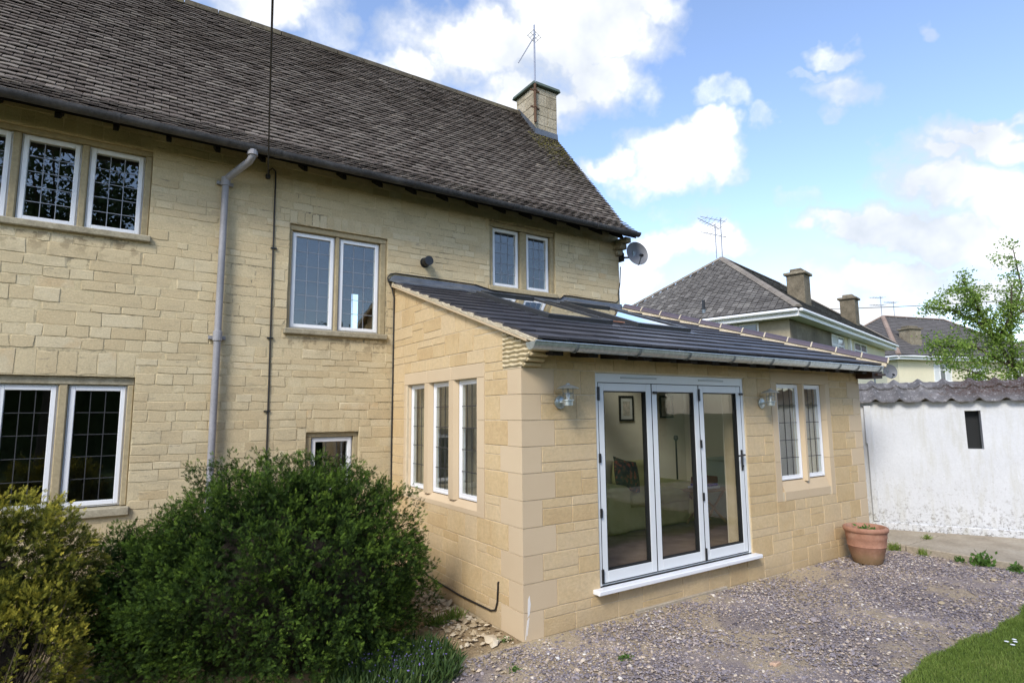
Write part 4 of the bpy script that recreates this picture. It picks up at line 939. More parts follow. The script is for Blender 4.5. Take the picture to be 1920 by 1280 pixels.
for x, zz in ((.888, 2.02), (.888, 1.42), (.888, .92), (.888, .36), (2.331, 2.02), (2.331, 1.50), (2.331, .95), (2.331, .36)):
    hh = .13 if zz > 2 or zz < .4 else .085
    B(x - .013, x + .013, DY - .014, DY + .003, zz - hh / 2 + .02, zz + hh / 2 + .02).build('hinge', M['black'], door, bevel=.004)
for x in (1.648, 3.055): MB().box(x - .03, x + .03, DY - .02, DY + .003, 2.045, 2.07).build('flush_bolt', M['black'], door, bevel=.006)
for x0, x1 in ((1.18, 1.68), (2.33, 2.75)): B(x0, x1, DY - .012, DY - .0005, 2.190, 2.205).build('trickle_vent', M['grey_trim'], door, bevel=.003)
hx = 3.022
MB().box(hx - .014, hx + .014, DY - .008, DY + .003, 1.20, 1.43).build('handle_plate', M['black'], door, bevel=.004)
MB().tube([(hx, DY, 1.375), (hx, DY - .045, 1.375), (hx - .015, DY - .05, 1.375), (hx - .12, DY - .05, 1.37)], .010, 8).build('lever', M['black'], door, smooth=True)
MB().tube([(hx, DY - .004, 1.25), (hx, DY - .02, 1.25)], .012, 8).build('key_cylinder', M['black'], door)

# ---- extension roof
xr0, xr1 = -.045, 5.80; ye, yt = -.27, D - .005
hip0 = (4.02, yt); hip1 = (5.78, ye)
def hipx(y): return hip1[0] + (hip0[0] - hip1[0]) * (y - hip1[1]) / (hip0[1] - hip1[1])
SK = [(1.0, 1.86, .93, 2.40), (2.42, 3.30, .98, 2.42)]
mb = MB()
ys = sorted({ye, yt} | {s[i] for s in SK for i in (2, 3)})
def inSK(x, y): return any(s[0] < x < s[1] and s[2] < y < s[3] for s in SK)
for y0, y1 in zip(ys, ys[1:]):
    xs = [0.056] + [v for s in SK for v in s[:2]]
    for x0, x1 in zip(xs, xs[1:] + [None]):
        if x1 is not None:
            if inSK((x0 + x1) / 2, (y0 + y1) / 2): continue
            q = [(x0, y0), (x1, y0), (x1, y1), (x0, y1)]
        else: q = [(x0, y0), (hipx(y0), y0), (hipx(y1), y1), (x0, y1)]
        mb.hexa([(x, y, ez(y) - .10 if y0 > 0 else ez(y) - .045) for x, y in q] + [(x, y, ez(y) - .012) for x, y in q])
rf = mb.build('roof', M['plaster'], ext)
# right-hand slope of the hip
sz = lambda x, y: 0
MB().add([(hip0[0], yt, ez(yt) - .012), (hip1[0], ye, ez(ye) - .012), (5.93, ye + .0, ez(ye) - .03), (5.93, 6.2, ez(ye) - .03), (4.02, 6.2, ez(yt) - .012)], [(0, 1, 2, 3, 4)]).build('side_slope', M['slate'], rf)
B(W - .02, 5.93, ye, 6.2, 2.33, 2.36).build('soffit', M['fascia'], rf)
B(5.62, 5.90, -.24, -.02, 2.295, 2.40).build('boxed_end', M['fascia'], rf, bevel=.004)
PT = tile_protos('tile', M['slate'], 5, .0, .02)
an = math.atan(ES); gau = .272 * math.cos(an); T = []
i = 0
while True:
    y0 = ye - .035 + i * gau
    if y0 > yt - .06: break
    y1 = min(y0 + .36 * math.cos(an), yt)
    x = xr0 - (.165 if i % 2 else 0)
    while x < 5.9:
        xa = max(x, xr0); xb = min(x + .33, hipx(y0) + .02)
        x += .33
        if xb - xa < .05: continue
        pieces = [(xa, xb, y0, y1)]
        for s in SK:
            a, b, c, d_ = s[0] - .10, s[1] + .10, s[2] - .04, s[3] + .12
            ns = []
            for (p, q, u, v) in pieces:
                if p < b and q > a and u < d_ - .02 and v > c + .02:
                    if a - p > .03: ns.append((p, a, u, v))
                    if q - b > .03: ns.append((b, q, u, v))
                    if c - u > .10: ns.append((max(p, a), min(q, b), u, c))
                    if v - d_ > .06: ns.append((max(p, a), min(q, b), max(u, d_), v))
                else: ns.append((p, q, u, v))
            pieces = ns
        for (p, q, u, v) in pieces:
            ym = (u + v) / 2; L = (v - u) / math.cos(an); lift = .030 + rnd.uniform(-.001, .002)
            T.append(Matrix.Translation(((p + q) / 2, ym - math.sin(an) * lift, ez(ym) + lift)) @ Matrix.Rotation(an - .072 + rnd.gauss(0, .003), 4, 'X') @ Matrix.Diagonal((q - p - .004, L, .023, 1)))
    i += 1
lay('tile', T, PT, rf, 300)
# terracotta-coloured odd tile by the second rooflight
B(2.02, 2.22, .98, 1.12, ez(1.05) + .045, ez(1.05) + .06).build('tile', M['terracotta'], rf, label='small piece of orange tile between the rooflights')
# verge mortar and undercloak
k = 0; y = ye - .02
MB().hexa([(-.055, -.16, ez(-.16) - .028), (.05, -.16, ez(-.16) - .028), (.05, D, ez(D) - .028), (-.055, D, ez(D) - .028), (-.055, -.16, ez(-.16) - .012), (.05, -.16, ez(-.16) - .012), (.05, D, ez(D) - .012), (-.055, D, ez(D) - .012)]).build('undercloak', M['quoin'], rf)
while y < D - .02:
    yb = min(y + gau, D); n = 5; vs = []; fs = []
    r = random.Random(k + 3)
    for j in range(n + 1):
        yy = y + (yb - y) * j / n; h = .040 - .020 * j / n + r.uniform(-.006, .006)
        if k == 0: h = .03
        o_ = -.052 + r.uniform(-.006, .006)
        vs += [(o_, yy, ez(yy) - .011), (.02, yy, ez(yy) - .011), (.02, yy, ez(yy) + h), (o_ - .003, yy, ez(yy) + h * .9)]
    for j in range(n):
        b = j * 4; fs += [(b + q, b + (q + 1) % 4, b + 4 + (q + 1) % 4, b + 4 + q) for q in range(4)]
    fs += [(0, 1, 2, 3), (n * 4 + 3, n * 4 + 2, n * 4 + 1, n * 4)]
    MB().add(vs, fs).build('verge_mortar', M['bed_mortar'], rf, bevel=.002); y = yb; k += 1
# hip tiles
h0 = Vector((4.06, yt - .03, ez(yt) + .075)); h1 = Vector((5.86, ye - .06, ez(ye) + .055)); hd = (h1 - h0); HLn = hd.length; hd.normalize()
hs = hd.cross(Vector((0, 0, 1))).normalized(); hn = hs.cross(hd)
nh = 12
mb = MB().hexa([tuple(h0 + hs * a + hn * b) for a, b in ((-.115, -.075), (.115, -.075), (.09, .0), (-.09, .0))] + [tuple(h1 + hs * a + hn * b) for a, b in ((-.115, -.075), (.115, -.075), (.09, .0), (-.09, .0))])
mb.build('hip_bedding', M['bed_mortar'], rf, bevel=.01)
for k in range(nh):
    a = h0 + hd * (HLn * k / nh + .008); b = h0 + hd * (HLn * (k + 1) / nh - .006); vs = []; m = 9
    for P_ in (a, b):
        for rr in (.112, .096):
            for j in range(m):
                q = math.pi * (.06 + .88 * j / (m - 1)); vs.append(tuple(P_ + hs * math.cos(q) * rr + hn * (math.sin(q) * rr * .85 - .03 + .004 * (k % 2))))
    fs = []
    for j in range(m - 1):
        fs += [(j, j + 1, 2 * m + j + 1, 2 * m + j), (m + j, 3 * m + j, 3 * m + j + 1, m + j + 1), (j, m + j, m + j + 1, j + 1), (2 * m + j, 2 * m + j + 1, 3 * m + j + 1, 3 * m + j)]
    fs += [(0, 2 * m, 3 * m, m), (m - 1, 2 * m - 1, 4 * m - 1, 3 * m - 1)]
    MB().add(vs, fs).build('hip_tile', M['hip_tile'], rf, smooth=True)
    vs = []
    for P_ in (b - hd * .002, b + hd * .014):
        for j in range(m): q = math.pi * (.04 + .92 * j / (m - 1)); vs.append(tuple(P_ + hs * math.cos(q) * .118 + hn * (math.sin(q) * .118 * .87 - .028)))
        vs.append(tuple(P_ - hn * .04))
    fs = [tuple(range(m + 1))[::-1], tuple(range(m + 1, 2 * m + 2))] + [(j, (j + 1) % (m + 1), m + 1 + (j + 1) % (m + 1), m + 1 + j) for j in range(m + 1)]
    MB().add(vs, fs).build('pointing', M['bed_mortar'], rf)
# rooflights
for i, s in enumerate(SK):
    a, b, c, d_ = s; nn = Vector((0, -math.sin(an), math.cos(an)))
    def Q(x, y, h): return tuple(Vector((x, y, ez(y))) + nn * h)
    def bar(mb, x0, x1, y0, y1, h0_, h1_): return mb.hexa([Q(x0, y0, h0_), Q(x1, y0, h0_), Q(x1, y1, h0_), Q(x0, y1, h0_), Q(x0, y0, h1_), Q(x1, y0, h1_), Q(x1, y1, h1_), Q(x0, y1, h1_)])
    mb = MB(); bar(mb, a - .05, a + .02, c - .05, d_ + .05, -.10, .095); bar(mb, b - .02, b + .05, c - .05, d_ + .05, -.10, .095); bar(mb, a + .02, b - .02, c - .05, c + .03, -.10, .092); bar(mb, a + .02, b - .02, d_ - .03, d_ + .05, -.10, .11)
    sk = mb.build('rooflight', M['slate'] if False else M['lead'], rf, bevel=.004)
    sk.data.materials[0] = M['skframe'] if 'skframe' in M else M.setdefault('skframe', flat('charcoal_aluminium', (.055, .058, .062), .35, metal=.3))
    bar(MB(), a + .021, b - .021, c + .031, d_ - .031, .075, .080).build('pane', M['glass_sky'], sk)
    fl = MB(); bar(fl, a - .16, a - .052, c - .06, d_ + .14, .030, .046); bar(fl, b + .052, b + .13, c - .06, d_ + .14, .030, .046)
    bar(fl, a - .12, b + .12, c - .17, c - .052, .034, .048); bar(fl, a - .12, b + .12, d_ + .052, d_ + .16, .034, .06); fl.build('flashing_kit', M['skframe'], sk, bevel=.003)
# lead abutment flashing
def flz(x):
    def st(x, a, b, u, v): t = min(1, max(0, (x - a) / (b - a))); t = t * t * (3 - 2 * t); return u + (v - u) * t
    return st(x, 1.25, 1.5, 3.655, 3.60) if x < 2.6 else st(x, 2.62, 2.82, 3.60, 3.66)
vs = []; nx = 90; fs = []
for i in range(nx + 1):
    x = -.09 + (HW + .02 + .09) * i / nx; e = min(1, max(0, (x + .095) / .07)); e = math.sqrt(e)
    tp = 3.53 + (flz(x) - 3.53) * e; wv = .006 * math.sin(x * 9) + .004 * math.sin(x * 23)
    for (yy, zz) in ((D - .004, tp), (D - .014, tp - .004), (D - .02, ez(D) + .10), (D - .05 - wv, ez(D - .05) + .065), (D - .17 * e - wv - .01, ez(D - .17 * e) + .058 + wv * .4), (D - .17 * e - wv - .01, ez(D - .17 * e) + .046)):
        vs.append((x, yy, min(zz, tp + .0) if yy > D - .03 else zz))
for i in range(nx):
    for j in range(5): fs.append((i * 6 + j, i * 6 + j + 1, i * 6 + j + 7, i * 6 + j + 6))
fs += [tuple(range(6))]
MB().add(vs, fs).build('lead_flashing', M['lead'], rf, smooth=True)
# rafter ends + gutter
x = .21
for k, x in enumerate([.21, .605, .97, 1.29, 1.63, 1.95, 2.29, 2.61, 2.94, 3.30, 3.65, 4.0, 4.35, 4.7, 5.05, 5.38]):
    MB().extr([(-.255, 2.345), (-.255, 2.43), (.0, 2.50), (.0, 2.37)], 0, x - .055, x + .055).build('rafter_end', M['timber_dark'], rf)
B(.19, 5.78, -.262, -.258, 2.40, 2.455).build('fascia', M['timber_dark'], rf)
eg = gutter(MB(), -.13, 5.60, -.335, 2.435, .064, .004, 12).build('gutter', M['zinc'], ext, smooth=True)
MB().extr([(-.335 + .064 * math.cos(a), 2.435 - .064 * math.sin(a)) for a in [math.pi * k / 12 for k in range(13)]], 0, -.136, -.130).build('stop_end', M['zinc'], eg)
MB().extr([(-.335 + .064 * math.cos(a), 2.435 - .064 * math.sin(a)) for a in [math.pi * k / 12 for k in range(13)]], 0, 5.60, 5.606).build('stop_end', M['zinc'], eg)
MB().tube([(-.13, -.399, 2.437), (5.6, -.399, 2.437)], .007, 6).build('rolled_edge', M['zinc'], eg, smooth=True)
for x in (.30, 1.04, 1.72, 2.41, 3.09, 3.81, 4.5, 4.95, 5.52):
    br = gutter(MB(), x, x + .024, -.335, 2.432, .070, .005, 10).build('gutter_bracket', M['zincd'], eg, smooth=True)
    B(x - .02, x + .005, -.275, -.265, 2.43, 2.50).build('bracket_arm', M['zincd'], br); B(x + .015, x + .04, -.275, -.265, 2.43, 2.50).build('bracket_arm', M['zincd'], br)
gutter(MB(), 2.74, 2.80, -.335, 2.435, .068, .006, 12).build('gutter_joint', M['zinc'], eg, smooth=True)

# cables on extension
cable('flashing_cable', [(4.018, D - .02, 4.30), (4.0, D - .015, 4.0), (3.955, D - .012, 3.83), (3.965, D - .014, 3.72), (3.9, D - .016, 3.675), (3.4, D - .016, 3.675), (2.95, D - .016, 3.685), (2.8, D - .016, 3.68), (2.7, D - .04, 3.615), (2.0, D - .045, 3.60), (1.45, D - .03, 3.615), (1.2, D - .016, 3.665), (.5, D - .016, 3.675), (.0, D - .016, 3.678), (-.07, D - .016, 3.66), (-.105, D - .016, 3.61), (-.09, D - .016, 3.56), (-.04, D - .018, 3.46), (-.014, D - .02, 3.35), (-.012, D - .016, 2.4), (-.016, D - .016, 1.5), (-.01, D - .016, .8), (-.012, D - .016, .02)], .009, 'black cable following the lead flashing then dropping beside the extension side wall')
cable('ground_cable', [(-.02, 2.3, .22), (-.014, 1.78, .14), (-.012, 1.12, .115), (-.012, .75, .12), (-.012, .50, .125), (-.013, .42, .15), (-.013, .39, .22), (-.012, .378, .34), (-.012, .376, .39), (.02, .376, .40)], .008, 'black cable looping along the foot of the extension side wall into a drilled hole')
# limewash splash on the corner quoin
M['splash'] = flat('white_splash', (.72, .70, .66), .8)
for pts_ in ([(.045, .31), (.062, .34), (.072, .27), (.06, .19), (.04, .17)], [(.048, .165), (.058, .165), (.036, .03), (.03, .03)], [(.036, .15), (.044, .15), (.020, .0), (.014, .0)]):
    MB().extr([(p, q + .02) for p, q in pts_], 1, -.0015, .001).build('paint_splash', M['splash'], ext)

# ---- wall lamps
def lamp(x, label):
    e = empty('wall_lamp', (x, 0, 1.955), label, 'wall lamp', 'wall lamps beside the doors')
    zb = 1.955; c = (x, -.135)
    ycyl(ycyl(MB(), (x, zb), .058, .052, -.022, -.001), (x, zb), .035, .05, -.032, -.022).build('back_plate', M['zinc'], e, smooth=True)
    MB().tube([(x, -.02, zb), (x, -.075, zb), (x, -.105, zb + .008)], .014, 8).build('arm', M['zinc'], e, smooth=True)
    MB().lathe((c[0], c[1], 0), [(0, 1.925), (.040, 1.925), (.042, 1.965), (.052, 1.968), (.052, 1.976), (.038, 1.978), (0, 1.978)], 20).build('lamp_cup', M['zinc'], e, smooth=True)
    MB().lathe((c[0], c[1], 0), [(.030, 1.978), (.031, 2.03), (.022, 2.055), (0, 2.06)], 16).build('glass', M['glass_lamp'], e, smooth=True)
    MB().lathe((c[0], c[1], 0), [(.012, 1.978), (.012, 2.0), (.018, 2.02), (.010, 2.038), (0, 2.04)], 10).build('bulb', M['whitecloth'], e, smooth=True)
    for k in range(4):
        q = math.pi / 4 + k * math.pi / 2; p = (c[0] + .044 * math.cos(q), c[1] + .044 * math.sin(q))
        MB().tube([(p[0], p[1], 1.972), (p[0], p[1], 2.085)], .0028, 5).build('cage_rod', M['zincd'], e)
    MB().lathe((c[0], c[1], 0), [(.041, 2.028), (.046, 2.028), (.046, 2.033), (.041, 2.033), (.041, 2.028)], 20).build('cage_ring', M['zincd'], e)
    MB().lathe((c[0], c[1], 0), [(.098, 2.072), (.099, 2.075), (.075, 2.090), (.042, 2.102), (.022, 2.106), (.016, 2.118), (0, 2.122), (0, 2.112), (.04, 2.094), (.075, 2.083), (.098, 2.072)], 28).build('lamp_hat', M['zinc'], e, smooth=True)
lamp(.405, 'galvanised fisherman style wall lamp between the corner quoins and the doors')
lamp(3.41, 'galvanised fisherman style wall lamp between the doors and the two-light window')

# ---- interior things
sofa = empty('sofa', (3.2, 2.0, .28), 'sofa with loose olive green slipcover seen through the left and middle door panes', 'sofa')
def soft(name, x0, x1, y0, y1, z0, z1, m_, parent, r=.08, **tg):
    return MB().box(x0, x1, y0, y1, z0, z1).build(name, m_, parent, bevel=r, seg=4, smooth=True, **tg)
soft('base', 2.62, 4.25, 1.66, 2.45, .285, .62, M['sofa'], sofa, .06)
soft('seat_cushion', 2.86, 4.02, 1.60, 2.22, .60, .76, M['sofa'], sofa, .06)
soft('arm', 2.42, 2.84, 1.55, 2.5, .285, .90, M['sofa'], sofa, .12); soft('arm', 4.04, 4.36, 1.6, 2.5, .285, .84, M['sofa'], sofa, .12)
soft('backrest', 2.7, 4.15, 2.30, 2.62, .5, 1.12, M['sofa'], sofa, .12)
def cushion(c, w, rx, rz_, m_, label):
    n = 12; vs = []; fs = []
    for s in (1, -1):
        for i in range(n + 1):
            for j in range(n + 1):
                a, b = i / n * 2 - 1, j / n * 2 - 1; t = max(0, (1 - a * a) * (1 - b * b)) ** .45 * .1 * s; pin = 1 - .08 * (1 - abs(a)) * abs(b) - .08 * (1 - abs(b)) * abs(a)
                vs.append((a * w / 2 * pin, t, b * w / 2 * pin))
    m2 = (n + 1) ** 2
    for s in (0, 1):
        for i in range(n):
            for j in range(n): q = s * m2 + i * (n + 1) + j; fs.append((q, q + 1, q + n + 2, q + n + 1))
    mx = Matrix.Translation(c) @ Matrix.Rotation(rz_, 4, 'Z') @ Matrix.Rotation(rx, 4, 'X') @ Matrix.Rotation(.25, 4, 'Y')
    MB().add([tuple(mx @ Vector(v)) for v in vs], fs).build('cushion', m_, smooth=True, label=label, cat='cushion')
cushion(Vector((3.02, 1.85, 1.00)), .46, -.35, .1, M['cush_floral'], 'dark floral cushion leaning on the olive sofa')
cushion(Vector((2.72, 2.1, 1.02)), .46, -.3, -.2, M['cush_plain'], 'plain beige cushion at the left end of the olive sofa')
tb = empty('folding_table', (4.35, 1.7, .28), 'folding wooden side table with crossed legs beside the sofa', 'table')
B(3.88, 4.55, 1.30, 1.68, .735, .765).build('tabletop', M['wood'], tb, bevel=.005)
for y in (1.34, 1.62):
    MB().tube([(3.95, y, .29), (4.45, y + .02, .735)], .018, 6).build('leg', M['wood'], tb); MB().tube([(4.45, y, .29), (3.95, y + .02, .735)], .018, 6).build('leg', M['wood'], tb)
B(4.0, 4.42, 1.38, 1.64, .767, .80).build('folded_cloth', M['whitecloth'], bevel=.012, label='folded white cloth on the folding table under the purple one', cat='cloth')
B(4.05, 4.40, 1.40, 1.63, .802, .835).build('folded_cloth', M['purple'], bevel=.012, label='folded purple cloth between white cloth and red box', cat='cloth')
B(4.06, 4.42, 1.42, 1.62, .838, .93).build('box', M['redcloth'], bevel=.01, label='dark red box on top of the cloth pile indoors', cat='box')
fl = empty('floor_lamp', (4.62, 2.35, .28), 'dark slim upright lamp stand behind the folding table', 'lamp')
MB().lathe((4.62, 2.35, .28), [(0, 0), (.14, 0), (.14, .02), (.02, .04)], 16).build('base', M['frame_blk'], fl); MB().tube([(4.62, 2.35, .3), (4.62, 2.35, 1.42)], .014, 8).build('pole', M['frame_blk'], fl); MB().lathe((4.62, 2.35, 1.40), [(.015, 0), (.04, .03), (.03, .08), (0, .09)], 12).build('finial', M['frame_blk'], fl)
cb = empty('cabinet', (5.05, 1.45, .28), 'pale green cabinet seen through the right door pane', 'cabinet')
B(4.78, 5.38, 1.3, 1.9, .285, 1.12).build('carcass', M['cabinet'], cb, bevel=.008); B(4.74, 5.40, 1.26, 1.92, 1.125, 1.155).build('top', M['cabinet'], cb, bevel=.008); B(4.82, 5.34, 1.275, 1.297, .32, .98).build('door', M['cabinet'], cb, bevel=.006)
B(4.93, 5.10, 1.262, 1.274, 1.02, 1.035).build('handle', M['black'], cb)
for (x0, x1, z0, z1, lb) in ((3.85, 4.17, 1.72, 2.13, 'black framed picture on the inner wall behind the left door pane'), (4.80, 5.13, 1.76, 2.14, 'black framed picture on the inner wall behind the middle door pane')):
    e = empty('picture', ((x0 + x1) / 2, 2.83, z0), lb, 'picture', 'framed pictures indoors'); yy = D - .052
    MB().box(x0, x0 + .03, yy - .02, yy, z0, z1).box(x1 - .03, x1, yy - .02, yy, z0, z1).box(x0 + .03, x1 - .03, yy - .02, yy, z0, z0 + .03).box(x0 + .03, x1 - .03, yy - .02, yy, z1 - .03, z1).build('frame', M['frame_blk'], e)
    B(x0 + .03, x1 - .03, yy - .010, yy - .004, z0 + .03, z1 - .03).build('mount', M['mount'], e); B(x0 + .08, x1 - .08, yy - .014, yy - .0105, z0 + .09, z1 - .09).build('print', M['print'], e)

# ================================================================== POT
pot = empty('plant_pot', (4.93, -.33, 0), 'large terracotta plant pot on the gravel at the right end of the extension', 'plant pot')
pc = (4.93, -.33, .0)
MB().lathe(pc, [(0, .005), (.150, .005), (.160, .02), (.185, .10), (.208, .20), (.212, .205), (.216, .212), (.212, .222), (.222, .30), (.228, .315), (.226, .335), (.232, .375), (.246, .385), (.252, .405), (.248, .425), (.236, .437), (.215, .437), (.205, .425), (.198, .36), (.19, .33)], 40).build('pot', M['terracotta'], pot, smooth=True)
MB().lathe(pc, [(.205, .375), (.10, .38), (0, .37)], 24).build('soil', M['soil'], pot)
def fan_template(nleaf=7, spread=1.1, lw=.16):
    """flat spray: a short stem with paired scale leaves, all as quads, along +Y"""
    vs = []; fs = []
    def leaf(p, a, l, w, z=0):
        dx, dy = math.sin(a), math.cos(a); nx_, ny = dy, -dx; b = len(vs)
        vs.extend([(p[0], p[1], 0), (p[0] + dx * l * .5 + nx_ * w, p[1] + dy * l * .5 + ny * w, z * .5), (p[0] + dx * l, p[1] + dy * l, z), (p[0] + dx * l * .5 - nx_ * w, p[1] + dy * l * .5 - ny * w, z * .5)]); fs.append((b, b + 1, b + 2, b + 3))
    for k in range(nleaf):
        t = k / nleaf
        for s in (-1, 1): leaf((0, t * .75), s * (spread * (1 - .45 * t)), .5 * (1 - .45 * t), lw * .55, .08 * (k % 2 * 2 - 1))
    leaf((0, .6), 0, .42, lw * .5, .1); leaf((0, 0), 0, .8, lw * .28)
    return np.array(vs, float), fs
FT = fan_template(4, .7, .10)
LT = (np.array([(0, 0, 0), (.28, .45, .06), (0, 1, .0), (-.28, .45, .06)], float), [(0, 1, 2, 3)])
def leaves_at(name, P, size, m_, parent=None, up=.6, tmpl=LT, tint=None, **tg):
    X, Y, Z = frames(rng.normal(0, 1, P.shape) + np.array([0, 0, up])); return scatter(name, tmpl[0], tmpl[1], P, X, Y, Z, rng.uniform(.6, 1.3, len(P)) * size, m_, parent, tint=tint, **tg)
def weed(x, y, z, s, n, label, grassy=False, group='weeds in the gravel and path joints'):
    P = np.stack([x + rng.normal(0, s * .45, n), y + rng.normal(0, s * .3, n), z + np.abs(rng.normal(0, s * .3 * (0 if grassy else 1), n))], 1)
    if grassy:
        X, Y, Z = frames(rng.normal(0, .45, P.shape) + np.array([0, 0, 1.])); scatter('grass_tuft', np.array([(-.06, 0, 0), (.06, 0, 0), (.03, .6, .02), (0, 1, .12)], float), [(0, 1, 2, 3)], P, X, Y, Z, rng.uniform(.5, 1.2, n) * s, M['grass'], label=label, cat='grass', group=group)
    else: leaves_at('weed', P, s * .42, M['weed'], label=label, cat='weed', group=group)
P = np.stack([rng.normal(4.90, .07, 46), rng.normal(-.34, .06, 46), rng.uniform(.38, .43, 46)], 1)
leaves_at('seedlings', P, .05, M['weed'], label='small green seedlings sprouting in the terracotta pot', cat='plant')
weed(5.93, -.55, .0, .10, 90, 'low grass clump against the path edge right of the pot', True)
weed(5.9, -.95, .0, .07, 150, 'leafy weed spilling at the path edge')
weed(5.92, -1.18, .0, .15, 220, 'tallest bright green weed on the concrete path edge')
weed(5.88, -1.5, .0, .10, 120, 'weed on the path edge nearest the right of the photo')
weed(5.9, -.2, .0, .11, 120, 'grass patch just right of the terracotta pot', True)
weed(7.45, -.30, .085, .09, 90, 'small weed in the slab joint against the white wall')
weed(6.6, -.325, .08, .07, 80, 'thin grass in the joint between two concrete slabs', True)
weed(.454, -.70, .0, .06, 60, 'small green weed in the gravel right of the house corner')
weed(-.35, -.39, .0, .05, 50, 'tiny weed in the soil left of the house corner')
weed(-.21, .83, .0, .11, 90, 'grass tuft on the soil close to the side wall', True)
weed(-.40, .80, .0, .10, 110, 'broad grass patch between the tuft and the dark bush', True)
weed(-.12, .12, .0, .05, 50, 'small weed touching the foot of the corner quoins')

# ================================================================== LAWN GRASS, DAISIES
n = 90000; P = np.stack([rng.uniform(1.25, 5.2, n), rng.uniform(-3.1, -1.9, n), np.zeros(n)], 1)
P = P[(P[:, 1] < lawn_edge(P[:, 0]) + rng.normal(0, .035, n) + .005)]; P[:, 2] = lz(P[:, 0], P[:, 1]) - .004
q = P - np.array(CAM); w = q @ np.array(cF); P = P[(q @ np.array(cR) / w < 960 / FPX * 1.08)]
X, Y, Z = frames(rng.normal(0, .38, P.shape) + np.array([0, 0, 1.]))
scatter('grass', np.array([(-.05, 0, 0), (.05, 0, 0), (.03, .6, .03), (0, 1, .15)], float), [(0, 1, 2, 3)], P, X, Y, Z, rng.uniform(.018, .046, len(P)), M['grass'], kind='stuff', label='short green lawn grass at the lower right')
for k, (x, y) in enumerate(((3.109, -2.29), (3.06, -2.25), (3.16, -2.27), (3.02, -2.3))):
    e = empty('daisy', (x, y, .03), 'white daisy in the lawn, %s' % ('topmost of the cluster', 'left of the cluster middle', 'rightmost of the cluster', 'lowest of the cluster')[k], 'flower', 'daisies in the lawn')
    MB().lathe((x, y, .052), [(0, .004), (.006, .003), (.016, 0)], 10).build('petals', M['daisy'], e); MB().tube([(x, y, .03), (x, y, .052)], .0015, 4).build('stem', M['weed'], e)

